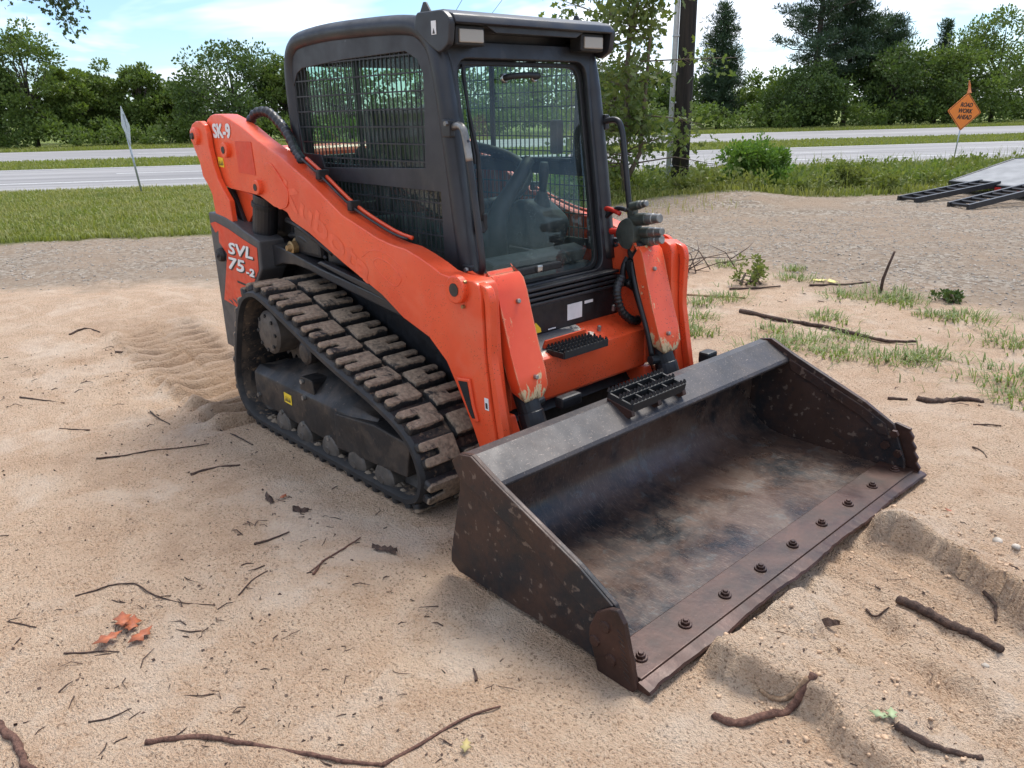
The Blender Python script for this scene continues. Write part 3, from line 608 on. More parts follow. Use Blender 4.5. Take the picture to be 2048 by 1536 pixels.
ARM = [(-3.406, 1.617), (-3.36, 1.635), (-3.312, 1.642), (-3.217, 1.639), (-3.13, 1.618), (-2.988, 1.575), (-2.841, 1.515), (-2.721, 1.473), (-2.609, 1.437), (-2.336, 1.323), (-2.079, 1.194), (-1.80, 1.115), (-1.70, 1.098), (-1.60, 1.09), (-1.52, 1.07), (-1.433, 1.043), (-1.37, 1.018), (-1.30, 1.010), (-1.169, 1.014), (-1.14, 1.0), (-1.127, .97), (-1.125, .895), (-1.117, .72), (-1.095, .542), (-1.05, .33),
       (-1.15, .285), (-1.201, .394), (-1.251, .48), (-1.303, .568), (-1.356, .648), (-1.468, .732), (-1.648, .785), (-1.802, .864), (-2.094, .965), (-2.397, 1.081), (-2.563, 1.128), (-2.60, 1.165), (-2.657, 1.178), (-2.736, 1.185), (-2.808, 1.209), (-2.884, 1.231), (-3.223, 1.25), (-3.286, 1.259), (-3.345, 1.312), (-3.391, 1.406), (-3.422, 1.485), (-3.45, 1.57)]
def loader_arm(s):
    y0, y1 = s*.66, s*.562
    a = pt('loader_arm', auto_smooth(prism(ARM, y0, y1, 1, .009, 3), 30), 'orange')
    o = lambda d: s*(.66+d)
    # flange running down the front of the arm
    fl = [(-1.19, 1.012), (-1.115, .995), (-1.098, .95), (-1.10, .72), (-1.065, .54), (-1.02, .32), (-1.06, .30), (-1.10, .54), (-1.125, .72), (-1.13, .95)]
    pt('front_flange', prism(round_poly([(x+.012, z) for x, z in fl], .03), s*.648, s*.612, 1, .007), 'orange_front', a)
    for (x, z, r) in ((-3.193, 1.457, .036), (-2.863, 1.277, .034), (-1.253, .971, .050)):
        pt('pin_boss', lathe_y([(-s*-.0, r*1.15), (s*.024, r*1.12), (s*.028, r), (s*.028, r*.62)], (x, s*.658, z), 26), 'orange', a)
        pt('pivot_pin', lathe_y([(0, r*.55), (s*.031, r*.53)], (x, s*.658, z), 18), 'sticker_print', a)
    for (x, z) in ((-1.21, 1.004), (-1.225, .905)): pt('grease_nipple', lathe_y([(0, .008), (s*.012, .007)], (x, s*.66, z), 10), 'brass', a)
    # raised oval reinforcement and embossed triangular plate
    ov = round_poly([(-2.775, 1.405), (-2.70, 1.405), (-2.545, 1.27), (-2.575, 1.195), (-2.67, 1.172), (-2.735, 1.215)], .05)
    pt('reinforcement', prism(ov, o(-.001), o(.005), 1, .003), 'orange', a)
    tri = smooth_path([(-1.845, 0, 1.005), (-1.80, 0, 1.028), (-1.72, 0, 1.012), (-1.655, 0, .975), (-1.645, 0, .948), (-1.69, 0, .918), (-1.76, 0, .94), (-1.82, 0, .975)], 5, True)
    pt('embossed_rim', tube([(p.x, o(-.001), p.z) for p in tri+[tri[0]]], .003, 6), 'orange', a, True)
    rim = smooth_path([(-1.93, 0, 1.02), (-1.86, 0, 1.055), (-1.76, 0, 1.058), (-1.66, 0, 1.02), (-1.60, 0, .97)], 5)
    pt('embossed_rim', tube([(p.x, o(-.001), p.z) for p in rim], .0025, 6), 'orange', a, True)
    # slot near the foot of the arm, its shade painted as a black inlay
    hole = [(-1.285, .60), (-1.20, .612), (-1.178, .50), (-1.155, .438), (-1.185, .43), (-1.20, .46)]
    pt('slot_rim', prism(hole, o(-.001), o(.012), 1, .006), 'orange', a)
    pt('slot', prism([(-1.268, .59), (-1.212, .598), (-1.19, .50), (-1.17, .45), (-1.188, .447), (-1.205, .47)], o(.0), o(.0145), 1, 0), 'dark_cavity', a)
    # hard lines along the top of the arm
    for dy, dz in ((.575, .022), (.60, .020)):
        pp = [(-2.50, s*dy, 1.405+dz), (-2.336, s*dy, 1.331+dz), (-2.079, s*dy, 1.205+dz), (-1.80, s*dy, 1.120+dz), (-1.66, s*dy, 1.098+dz)]
        pt('hydraulic_line', tube(smooth_path(pp, 5), .009 if dy < .59 else .006, 8), 'orange' if dy < .59 else 'hose_black', a, True)
    for x, z in ((-2.34, 1.345), (-2.08, 1.217)): pt('line_clamp', boxm((x, s*.587, z+.012), (.035, .06, .045), None, .006), 'rubber_black', a)
    if s > 0: return a
    pt('colour_patch', prism([(-3.088, 1.504), (-2.90, 1.503), (-2.889, 1.335), (-3.085, 1.342)], -.6625, -.6605, 1, 0), 'patch_orange', a)
    b = text_mesh('SK-9', .212, .070, .0012); m = fat_text(b, .009); bpy.data.meshes.remove(b); m.transform(Matrix.Translation((-3.345, -.6625, 1.517)) @ SIDE); pt('unit_number', m, 'white_paint', a)
    # ghost of the removed maker's lettering, following the slope of the arm
    b = text_mesh('Kubota', .80, .105, .0001); R = Matrix.Rotation(math.radians(-24.5), 4, 'Z'); m = fat_text(b, .012); bpy.data.meshes.remove(b)
    m.transform(Matrix.Translation((-2.64, -.6608, 1.232)) @ SIDE @ R); pt('lettering_ghost', m, 'ghost_paint', a)
    st_ = pt('warning_sticker', prism([(-3.325, 1.365), (-3.262, 1.362), (-3.265, 1.412), (-3.328, 1.418)], -.6625, -.6605, 1, 0), 'yellow_sticker', a)
    for k in range(3): pt('warning_sticker', prism([(-3.318+.018*k, 1.372), (-3.308+.018*k, 1.40), (-3.304+.018*k, 1.374)], -.6634, -.6626, 1, 0), 'sticker_print', a)
    pt('warning_sticker', prism([(-1.118, .50), (-1.095, .50), (-1.098, .55), (-1.121, .55)], -.6625, -.6605, 1, 0), 'white_paint', a)
    pt('warning_sticker', prism([(-1.113, .507), (-1.101, .507), (-1.103, .53), (-1.115, .53)], -.6634, -.6626, 1, 0), 'sticker_print', a)
    return a
ysym(loader_arm)
def under_arm(s):
    pt('lift_cylinder', cylm((-2.93, s*.60, 1.23), (-3.04, s*.60, .86), .066, 22), 'cab_black', smooth=False)
    pt('cylinder_collar', cylm((-2.945, s*.60, 1.19), (-2.952, s*.60, 1.165), .073, 22), 'rubber_black')
    pt('arm_bracket', prism([(-3.27, 1.25), (-3.02, 1.22), (-3.08, 1.12), (-3.19, 1.03), (-3.24, 1.06)], s*.615, s*.585, 1, .005), 'orange')
    pt('guide_link', prism(round_poly([(-3.32, 1.25), (-3.27, 1.27), (-3.14, 1.05), (-3.19, 1.02)], .02), s*.64, s*.618, 1, .004), 'chassis_black')
    f = [(-3.03, .985), (-2.769, .968), (-2.545, .931), (-2.39, .905), (-1.85, .84), (-1.42, .78), (-1.42, .74), (-1.85, .79), (-2.396, .862), (-2.50, .880), (-2.64, .892), (-2.79, .880), (-2.90, .85), (-2.97, .80), (-3.03, .70)]
    pt('fender', prism(f, s*.625, s*.455, 1, .008), 'cab_black')
    pt('side_rail', prism([(-2.40, .93), (-2.36, .945), (-1.55, .835), (-1.50, .80), (-1.55, .79)], s*.635, s*.60, 1, .006), 'cab_black')
    pt('fitting', lathe_y([(s*.0, .048), (s*.03, .048), (s*.032, .034), (s*.065, .034), (s*.068, .022), (s*.088, .014)], (-2.68, s*.555, .975), 18), 'brass')
    pt('pump_housing', boxm((-2.56, s*.53, 1.02), (.26, .12, .16), None, .02), 'chassis_black'); pt('valve_box', boxm((-2.30, s*.52, .97), (.20, .10, .10), None, .015), 'chassis_black')
    for k, (x0, z0, x1, z1) in enumerate(((-2.82, 1.10, -2.35, .97), (-2.80, 1.02, -2.42, .94), (-2.66, 1.10, -2.20, .93))):
        pt('hydraulic_hose', tube(smooth_path([(x0, s*.55, z0), ((x0+x1)/2, s*(.60-.02*k), (z0+z1)/2+.05), (x1, s*.56, z1)], 6), .014, 8), 'hose_black', smooth=True)
ysym(under_arm)
# hose bundle arching over the rear of the near arm
def spiral_hose(path, r, s=None):
    P = smooth_path(path, 10); rs = [r*(1+.16*math.sin(i*2.1)) for i in range(len(P))]; return tube(P, rs, 12)
ysym(lambda s: pt('hose_bundle', spiral_hose([(-3.12, s*.57, 1.55), (-3.05, s*.55, 1.635), (-2.94, s*.53, 1.645), (-2.84, s*.52, 1.59), (-2.74, s*.53, 1.53), (-2.64, s*.55, 1.45), (-2.52, s*.585, 1.41)], .024), 'hose_black', smooth=True))
pt('cross_tube', cylm((-2.95, -.56, 1.40), (-2.95, .56, 1.40), .075, 24), 'orange')

# --- cab
cab_path = [(-2.74, .95), (-2.765, 1.30), (-2.782, 1.68), (-2.782, 1.82), (-2.765, 1.90), (-2.72, 1.948), (-2.64, 1.972), (-2.38, 1.985), (-1.99, 1.978), (-1.76, 1.965), (-1.67, 1.94), (-1.605, 1.885), (-1.57, 1.80), (-1.535, 1.62), (-1.49, 1.32), (-1.435, .92)]
cf = pt('cab_frame', tube([(p.x, -.445, p.z) for p in smooth_path([(x, 0, z) for x, z in cab_path], 5)], .044, 12), 'cab_black', smooth=True)
pt('cab_frame_tube', tube([(p.x, .445, p.z) for p in smooth_path([(x, 0, z) for x, z in cab_path], 5)], .044, 12), 'cab_black', cf, True)
SIDE_OUT = [(-2.745, .95), (-2.785, 1.675), (-2.782, 1.83), (-2.76, 1.90), (-2.72, 1.945), (-2.64, 1.97), (-2.38, 1.985), (-1.99, 1.978), (-1.76, 1.962), (-1.66, 1.93), (-1.60, 1.87), (-1.57, 1.79), (-1.535, 1.62), (-1.49, 1.32), (-1.435, .95)]
WIN_UP = [(-2.715, 1.442), (-2.754, 1.758), (-2.70, 1.825), (-2.646, 1.846), (-2.27, 1.864), (-1.781, 1.870), (-1.70, 1.835), (-1.665, 1.78), (-1.668, 1.655), (-1.685, 1.402), (-2.517, 1.376), (-2.539, 1.437)]
WIN_LO = [(-2.50, 1.315), (-1.585, 1.308), (-1.58, 1.0), (-2.50, 1.0)]
def pane(poly, ax, a):
    b = bmesh.new(); b.faces.new([b.verts.new((p[0], a, p[1]) if ax == 1 else (a, p[0], p[1])) for p in poly]); b.normal_update(); bmesh.ops.triangulate(b, faces=b.faces[:]); return bm_mesh(b)
def cab_side(s):
    me = sheet(SIDE_OUT, [WIN_UP, WIN_LO], .012, .002); me.transform(Matrix.Translation((0, s*.462, 0)) @ SIDE)
    pt('side_panel', me, 'cab_panel', cf)
    for w, x0, zz in ((WIN_UP, 0, .072), (WIN_LO, .01, .070)):
        b = bmesh.new(); xs = [p[0] for p in w]; zs = [p[1] for p in w]
        x = min(xs)+.02
        while x < max(xs):
            for a, c in inpoly_spans(w, 0, x): boxm((x, s*.462, (a+c)/2), (.0045, .005, c-a), None, 0, 1, b)
            x += .0335
        z = min(zs)+.05
        while z < max(zs):
            for a, c in inpoly_spans(w, 1, z): boxm(((a+c)/2, s*.4625, z), (c-a, .0045, .006), None, 0, 1, b)
            z += zz
        pt('window_guard', bm_mesh(b), 'guard_black', cf)
    pt('window_pane', pane(WIN_UP, 1, s*.425), 'cab_glass', cf); pt('window_pane', pane(WIN_LO, 1, s*.425), 'cab_glass', cf)
    pt('window_sash', boxm((-2.235, s*.418, 1.62), (.028, .014, .50), None, .004), 'rubber_black', cf)
    pt('window_sash', boxm((-2.2, s*.418, 1.385), (1.1, .02, .02), None, .004), 'rubber_black', cf)
    # grab handle beside the door
    h = [(-1.50, s*.465, 1.565), (-1.43, s*.478, 1.575), (-1.395, s*.482, 1.545), (-1.372, s*.482, 1.44), (-1.335, s*.482, 1.20), (-1.315, s*.482, 1.05), (-1.33, s*.478, 1.00), (-1.40, s*.465, .985)]
    pt('grab_handle', tube(smooth_path(h, 5), .0145, 10), 'cab_black', cf, True); 
    if s < 0: pt('worn_grip', tube(smooth_path(h[:4], 5), .0152, 10), 'steel_worn', cf, True)
    for z, x in ((1.565, -1.50), (.985, -1.41)): pt('handle_bracket', boxm((x, s*.478, z), (.05, .03, .07), None, .006), 'cab_black', cf); pt('bolt', lathe_y([(0, .011), (s*.012, .010)], (x+.01, s*.493, z+.018), 6), 'steel_worn', cf)
    # visor gusset, lamp and roof lifting eye
    pt('visor_gusset', prism(round_poly([(-1.68, 1.945), (-1.66, 2.005), (-1.49, 2.0), (-1.445, 1.965), (-1.46, 1.875), (-1.52, 1.845), (-1.57, 1.87)], .02), s*.492, s*.462, 1, .008, 3), 'cab_black', cf)
    lamp = pt('work_lamp', boxm((-1.512, s*.365, 1.912), (.075, .155, .078), None, .012, 3), 'rubber_black', cf)
    pt('lifting_eye', prism([(-1.70, 1.985), (-1.66, 2.045), (-1.645, 2.045), (-1.60, 1.985)], s*.452, s*.442, 1, .002), 'cab_black', cf)
    pt('lifting_eye', prism([(-2.80, 1.84), (-2.83, 1.86), (-2.83, 1.93), (-2.74, 1.985), (-2.73, 1.94)], s*.452, s*.440, 1, .002), 'cab_black', cf)
    return lamp
ysym(cab_side)
ysym(lambda s: pt('lamp_lens', boxm((-1.472, s*.365, 1.910), (.012, .125, .050), None, .006), 'lamp_lens', cf))
pt('warning_sticker', prism([(-1.56, 1.915), (-1.53, 1.915), (-1.53, 1.965), (-1.56, 1.965)], -.4945, -.4925, 1, 0), 'white_paint', cf); pt('warning_sticker', prism([(-1.553, 1.918), (-1.537, 1.918), (-1.545, 1.938)], -.4954, -.4946, 1, 0), 'sticker_print', cf)
pt('roof', auto_smooth(prism([(-2.75, 1.935), (-2.70, 1.975), (-2.38, 2.005), (-1.98, 2.0), (-1.72, 1.985), (-1.60, 1.96), (-1.60, 1.93), (-2.4, 1.945)], -.43, .43, 1, .012, 3), 30), 'cab_black', cf)
pt('visor', auto_smooth(prism([(-1.68, 1.955), (-1.67, 2.008), (-1.52, 2.006), (-1.455, 1.985), (-1.438, 1.955), (-1.45, 1.948), (-1.48, 1.968), (-1.60, 1.975), (-1.605, 1.90), (-1.62, 1.90)], -.466, .466, 1, .006, 2), 30), 'cab_black', cf)
pt('visor_skirt', prism([(-.30, 1.955), (-.24, 1.925), (.24, 1.925), (.30, 1.955)], -1.478, -1.462, 0, .003), 'cab_black', cf)
rw = sheet([(-.44, 1.0), (.44, 1.0), (.44, 1.94), (-.44, 1.94)], [[(-.39, 1.16), (.39, 1.16), (.39, 1.86), (-.39, 1.86)]], .015, .002)
rw.transform(Matrix(((0, 0, 1, -2.745), (1, 0, 0, 0), (0, 1, 0, 0), (0, 0, 0, 1)))); pt('rear_panel', rw, 'cab_panel', cf)
pt('window_pane', pane([(-.39, 1.16), (.39, 1.16), (.39, 1.86), (-.39, 1.86)], 0, -2.74), 'cab_glass', cf)

# --- cab front and door, on a slope that leans back towards the roof
SL = Vector((-.1454, 0, .9894)); NRM = Vector((.9894, 0, .1454))
def FM(off): 
    o = Vector((-1.407, 0, .997))+NRM*off
    return Matrix(((0, SL.x, NRM.x, o.x), (1, SL.y, NRM.y, o.y), (0, SL.z, NRM.z, o.z), (0, 0, 0, 1)))
def fv(z): return (z-.997)/.9894
def FP(y, z, off): return tuple(FM(off) @ Vector((y, fv(z), 0)))
outl = [(-.455, fv(.86)), (.455, fv(.86)), (.455, fv(1.90)), (-.455, fv(1.90))]
gl = round_poly([(-.385, fv(.885)), (.385, fv(.885)), (.392, fv(1.835)), (-.392, fv(1.835))], .075, 6)
me = sheet(outl, [gl], .035, .004); me.transform(FM(-.03)); pt('door_surround', me, 'cab_black', cf)
gi = round_poly([(-.362, fv(.905)), (.362, fv(.905)), (.368, fv(1.815)), (-.368, fv(1.815))], .07, 6)
me = sheet(gl, [gi], .022, .004); me.transform(FM(-.055)); door = pt('door', me, 'rubber_black')
b = bmesh.new(); b.faces.new([b.verts.new((p[0], p[1], 0)) for p in gl]); me = bm_mesh(b); me.transform(FM(-.05)); pt('door_glass', me, 'door_glass', door)
pt('wiper_arm', tube([FP(-.385, 1.165, .0), FP(-.375, 1.24, .012), FP(-.352, 1.45, .004), FP(-.352, 1.64, -.02), FP(-.350, 1.79, -.035)], [.012, .013, .009, .006, .004], 8), 'rubber_black', door, True)
pt('wiper_blade', boxm(FP(-.338, 1.62, -.037), (.008, .012, .40), Matrix.Rotation(-.147, 3, 'Y'), .002), 'rubber_black', door)
pt('wiper_motor', cylm(FP(-.388, 1.165, -.04), FP(-.388, 1.165, .02), .026, 16), 'rubber_black', door)
pt('wiper_bracket', boxm(FP(-.372, 1.185, .0), (.05, .022, .07), None, .008), 'rubber_black', door)
pt('door_pull', tube(smooth_path([FP(-.115, 1.765, -.05), FP(-.108, 1.765, -.005), FP(-.02, 1.77, .005), FP(.062, 1.77, -.005), FP(.07, 1.77, -.05)], 4), .013, 8), 'rubber_black', door, True)
pt('pull_rose', cylm(FP(-.112, 1.765, -.048), FP(-.112, 1.765, -.03), .02, 14), 'steel_bright', door); pt('pull_rose', cylm(FP(.067, 1.77, -.048), FP(.067, 1.77, -.03), .02, 14), 'steel_bright', door)
pt('door_handle', boxm(FP(-.06, .945, -.02), (.035, .29, .034), None, .008), 'rubber_black', door); pt('door_lock', boxm(FP(-.07, .947, .003), (.016, .034, .03), None, .006), 'steel_bright', door)
for k in range(4): pt('sill_rib', boxm((-1.372+.004*k, 0, .868-.022*k), (.05, .88, .014), None, .004), 'cab_black', cf)
bp = pt('front_panel', prism([(-.44, .652), (.44, .652), (.44, .793), (-.44, .793)], -1.40, -1.355, 0, .008), 'chassis_black', cf)
pt('paper_label', prism([(.070, .684), (.172, .684), (.172, .760), (.070, .760)], -1.3548, -1.3530, 0, 0), 'white_paint', bp); pt('paper_label', prism([(.190, .744), (.250, .744), (.250, .758), (.190, .758)], -1.3548, -1.3530, 0, 0), 'white_paint', bp)
pt('warning_sticker', prism([(-.175, .664), (-.105, .664), (-.11, .684), (-.14, .714), (-.165, .70)], -1.3548, -1.3530, 0, 0), 'yellow_sticker', bp); pt('paper_label', prism([(-.06, .664), (-.01, .664), (-.01, .669), (-.06, .669)], -1.3548, -1.3530, 0, 0), 'white_paint', bp)

# --- cab interior
fl = pt('cab_floor', prism([(-2.7, .88), (-2.7, .93), (-1.50, .905), (-1.44, .86)], -.41, .41, 1, .008), 'mat_grey')
pt('foot_rest', prism([(-1.75, .92), (-1.50, .915), (-1.47, .98), (-1.56, 1.0)], -.28, .34, 1, .01), 'mat_grey', fl)
seat = pt('operator_seat', auto_smooth(prism(round_poly([(-2.42, .98), (-1.98, 1.0), (-1.95, 1.08), (-2.05, 1.12), (-2.40, 1.08)], .03), -.23, .23, 1, .02, 3), 40), 'seat_fabric')
pt('backrest', auto_smooth(prism(round_poly([(-2.45, 1.06), (-2.33, 1.08), (-2.42, 1.58), (-2.50, 1.66), (-2.55, 1.62)], .04), -.22, .22, 1, .03, 3), 40), 'seat_fabric', seat)
pt('seat_box', boxm((-2.25, 0, .95), (.5, .5, .12), None, .02), 'rubber_black', seat)
def console(s):
    c_ = pt('control_console', auto_smooth(prism(round_poly([(-2.30, .95), (-1.70, .95), (-1.64, 1.10), (-1.80, 1.20), (-2.30, 1.14)], .05), s*.41, s*.25, 1, .02, 3), 40), 'interior_grey')
    pt('joystick_boot', cylm((-1.78, s*.33, 1.16), (-1.77, s*.33, 1.24), .05, 16, .004, .022), 'rubber_black', c_)
    pt('joystick', tube([(-1.77, s*.33, 1.22), (-1.765, s*.33, 1.27), (-1.755, s*.325, 1.33), (-1.75, s*.322, 1.38)], [.018, .02, .027, .02], 12), 'rubber_black', c_, True)
    pt('lap_bar', tube(smooth_path([(-2.35, s*.36, 1.45), (-2.05, s*.36, 1.40), (-1.88, s*.33, 1.32), (-1.84, s*.20, 1.22), (-1.83, 0, 1.20)], 5), .026, 10), 'rubber_black', c_, True)
ysym(console)
pt('lever_post', tube([(-1.74, -.03, .95), (-1.75, -.01, 1.126), (-1.75, .03, 1.195), (-1.75, .094, 1.261), (-1.75, .167, 1.336), (-1.75, .22, 1.40)], [.07, .055, .045, .038, .034, .03], 10), 'rubber_black', fl, True)
pt('control_panel', boxm((-1.70, .36, 1.50), (.05, .05, .16), None, .01), 'interior_grey', cf)

# --- front frame, steps
def beam_mat():
    t = NT('beam_paint'); pos = t.coord('World'); sp = t.n('ShaderNodeSeparateXYZ'); t.link(pos, sp.inputs[0])
    c = t.mix(t.ramp(t.noise(3, 5), (.35, 0.0), (.68, 1.0)), (.71, .068, .018), (.84, .105, .030))
    dv = t.n('ShaderNodeVectorMath', operation='SUBTRACT'); t.link(pos, dv.inputs[0]); dv.inputs[1].default_value = (-1.30, -.07, .635)
    sc_ = t.n('ShaderNodeVectorMath', operation='MULTIPLY'); t.link(dv.outputs[0], sc_.inputs[0]); sc_.inputs[1].default_value = (7.0, 4.4, 7.0)
    ln = t.n('ShaderNodeVectorMath', operation='LENGTH'); t.link(sc_.outputs[0], ln.inputs[0])
    d = t.math('ADD', ln.outputs['Value'], t.math('MULTIPLY', t.math('SUBTRACT', t.noise(14, 6, .65), .5), 1.1))
    c = t.mix(t.ramp(d, (.86, 1.0), (.92, 0.0)), c, (.74, .66, .52)); c = t.mix(t.ramp(d, (.70, 1.0), (.78, 0.0)), c, (.085, .085, .09))
    sp2 = t.math('MULTIPLY', t.ramp(t.vor(85), (.17, 1.0), (.23, 0.0)), t.ramp(t.noise(6, 3), (.44, 0.0), (.56, 1.0))); c = t.mix(sp2, c, (.045, .022, .014))
    MAT['beam_paint'] = t.done(t.bsdf(c, t.ramp(t.noise(20, 4), (.3, .30), (.75, .55)), 0, t.bump(t.noise(60, 4), .06, .003), .45, .1))
beam_mat()
cb = pt('cross_beam', auto_smooth(prism([(-1.20, .412), (-1.20, .598), (-1.215, .607), (-1.36, .656), (-1.37, .42)], -.50, .50, 1, .008, 2), 40), 'beam_paint')
pt('beam_lip', prism([(-1.205, .40), (-1.193, .415), (-1.193, .596), (-1.205, .604)], -.36, .47, 1, .003), 'orange_front', cb)
pt('recess_shade', prism([(-1.34, .35), (-1.30, .40), (-1.30, .415), (-1.36, .415)], -.5, .5, 1, 0), 'dark_cavity', cb)  # solid black wedge, painted shade of the hollow below the beam
ysym(lambda s: pt('frame_gusset', prism([(-1.38, .40), (-1.18, .40), (-1.12, .26), (-1.20, .20), (-1.38, .25)], s*.50, s*.44, 1, .006), 'orange_front', cb))
ysym(lambda s: pt('side_plate', prism([(-1.52, .60), (-1.40, 1.0), (-1.30, .99), (-1.20, .80), (-1.18, .42), (-1.40, .42)], s*.50, s*.456, 1, .006), 'orange_front', cb))
for y, z, x in ((.20, .628, -1.27), (.34, .70, -1.30)): pt('bolt', cylm((x, y, z-.01), (x+.004, y, z+.022), .010, 8), 'steel_worn', cb)
stp = pt('entry_step', prism([(-1.28, .602), (-1.255, .660), (-1.245, .660), (-1.26, .60)], -.185, .085, 1, .003), 'orange_front')
def grating(parent, x0, x1, y0, y1, z, mat, nx=3, ny=7, tilt=0.0):
    for i in range(nx+1):
        x = x0+(x1-x0)*i/nx; zz = z+tilt*(x-x0); pt('step_bar', boxm((x, (y0+y1)/2, zz), (.009, y1-y0, .034), None, .002), mat, parent)
        n = int((y1-y0)/.022); b = bmesh.new()
        for k in range(n):
            y = y0+(k+.5)*(y1-y0)/n; prism([(y-.007, zz+.016), (y, zz+.030), (y+.007, zz+.016)], x-.004, x+.004, 0, 0, 1, b)
        pt('step_teeth', bm_mesh(b), mat, parent)
    for j in range(ny+1): y = y0+(y1-y0)*j/ny; pt('step_bar', boxm(((x0+x1)/2, y, z-.003+tilt*(x1-x0)/2), (x1-x0, .008, .026), None, .002), mat, parent)
grating(stp, -1.235, -1.130, -.19, .10, .616, 'rubber_black', 3, 8)

# --- tilt cylinders, their covers and the hitch
def tilt(s):
    yc = s*.462
    prof = [(-1.242, .975, .060), (-1.220, 1.006, .070), (-1.195, 1.008, .075), (-1.172, .985, .078), (-1.156, .94, .080), (-1.134, .86, .081), (-1.090, .715, .082), (-1.056, .62, .082), (-1.036, .555, .076), (-1.040, .51, .054), (-1.060, .495, .032)]
    V, F = [], []
    for i, (x, z, w) in enumerate(prof):
        a = Vector(prof[min(i+1, len(prof)-1)][:2])-Vector(prof[max(i-1, 0)][:2]); nn = Vector((a.y, -a.x)).normalized()
        if nn.x > 0: nn = -nn
        d = .060 if 2 < i < len(prof)-1 else .02
        bx, bz = x+nn.x*d, z+nn.y*d
        V += [(x, yc-w, z), (x, yc+w, z), (bx, yc+w, bz), (bx, yc-w, bz)]
    for i in range(len(prof)-1):
        for k in range(4): F.append((i*4+k, i*4+(k+1) % 4, i*4+4+(k+1) % 4, i*4+4+k))
    F.append((0, 1, 2, 3)); m = len(prof)-1; F.append((m*4+3, m*4+2, m*4+1, m*4))
    bm = bmesh.new(); bm.from_mesh(mesh_pd(V, F)); bevel_bm(bm, .024, 4, 50); me = bm_mesh(bm)
    c = pt('tilt_cylinder_cover', auto_smooth(me, 35), 'cover_paint')
    for (x, z) in ((-1.146, .90), (-1.048, .60)): pt('bolt', cylm((x-.01, yc+s*-.015, z), (x+.014, yc+s*-.015, z+.004), .011, 6), 'steel_worn', c)
    cy = pt('tilt_cylinder', cylm((-1.28, yc, .93), (-1.055, yc, .425), .050, 20), 'rubber_black')
    pt('cylinder_gland', cylm((-1.066, yc, .45), (-1.040, yc, .385), .056, 20), 'cab_black', cy); pt('cylinder_rod', cylm((-1.05, yc, .42), (-.985, yc, .24), .025, 18), 'steel_bright', cy)
    pt('cylinder_port', cylm((-1.075, yc, .47), (-1.09, yc-s*.09, .475), .024, 12), 'rubber_black', cy)
    pt('rod_eye', lathe_y([(-.035, .045), (.035, .045)], (-1.0, yc, .23), 18), 'chassis_black', cy)
    pt('hydraulic_hose', tube(smooth_path([(-1.25, yc-s*.05, .93), (-1.19, yc-s*.085, .80), (-1.12, yc-s*.085, .62), (-1.09, yc-s*.08, .50)], 6), .013, 8), 'hose_black', cy, True)
ysym(tilt)
ht = pt('hitch_frame', boxm((-.965, 0, .33), (.05, .80, .07), None, .012), 'chassis_black')
ysym(lambda s: pt('hitch_upright', prism([(-1.12, .12), (-.94, .10), (-.95, .33), (-1.02, .34)], s*.56, s*.40, 1, .01), 'chassis_black', ht))
pt('hitch_lower', boxm((-.97, 0, .12), (.06, 1.02, .09), None, .012), 'chassis_black', ht); pt('hitch_lever', boxm((-1.0, -.30, .475), (.05, .12, .05), None, .012), 'chassis_black', ht); pt('hitch_lever', boxm((-.93, .62, .47), (.06, .08, .06), None, .012), 'chassis_black', ht)
pt('belly_plate', prism([(-1.42, .20), (-1.36, .34), (-1.34, .34), (-1.34, .18)], -.44, .44, 1, .004), 'dark_cavity', ch)

# --- auxiliary couplers, lamp boss and hose loop on the far side
cp = pt('coupler_block', auto_smooth(prism(round_poly([(-1.345, 1.05), (-1.32, 1.115), (-1.27, 1.14), (-1.235, 1.12), (-1.225, 1.03), (-1.25, .985), (-1.30, .99)], .025), .39, .46, 1, .008, 2), 40), 'coupler_grey')
for (x, y, z, L, r) in ((-1.26, .425, 1.125, .17, .030), (-1.27, .46, 1.06, .17, .026), (-1.25, .40, 1.19, .10, .020), (-1.25, .475, 1.02, .14, .028)):
    pt('quick_coupler', cylm((x, y, z), (x+L*.55, y-.01, z+.012), r, 18), 'coupler_grey', cp); pt('coupler_sleeve', cylm((x+L*.5, y-.009, z+.011), (x+L*.78, y-.014, z+.017), r*.86, 18), 'steel_worn', cp); pt('coupler_cap', cylm((x+L*.75, y-.014, z+.017), (x+L, y-.018, z+.022), r*.72, 18), 'steel_worn', cp)
pt('coupler_post', boxm((-1.262, .425, 1.16), (.035, .04, .09), None, .008), 'coupler_grey', cp)
pt('red_line', tube(smooth_path([(-1.48, .44, 1.16), (-1.40, .42, 1.165), (-1.33, .41, 1.15)], 5), .012, 8), 'red_hose', cp, True); pt('hydraulic_hose', tube(smooth_path([(-1.52, .44, 1.08), (-1.44, .43, 1.12), (-1.36, .42, 1.17), (-1.29, .41, 1.17)], 6), .011, 8), 'hose_black', cp, True); pt('red_line', tube([(-1.50, .45, 1.05), (-1.34, .44, 1.06)], .016, 10), 'red_hose', cp)
pt('pivot_boss', lathe_y([(-.06, .018), (-.062, .034), (-.05, .050), (.0, .052)], (-1.235, .468, .975), 24), 'rubber_black', cp)
pt('hose_loop', spiral_hose([(-1.26, .347, .861), (-1.245, .300, .818), (-1.24, .298, .767), (-1.235, .327, .701), (-1.23, .39, .650), (-1.235, .455, .635), (-1.24, .490, .668), (-1.245, .485, .725), (-1.25, .455, .785), (-1.26, .395, .828)], .020), 'hose_black', cp, True)
pt('hydraulic_hose', tube(smooth_path([(-1.30, .44, .94), (-1.31, .42, .88), (-1.30, .42, .80)], 5), .014, 8), 'hose_black', cp, True)

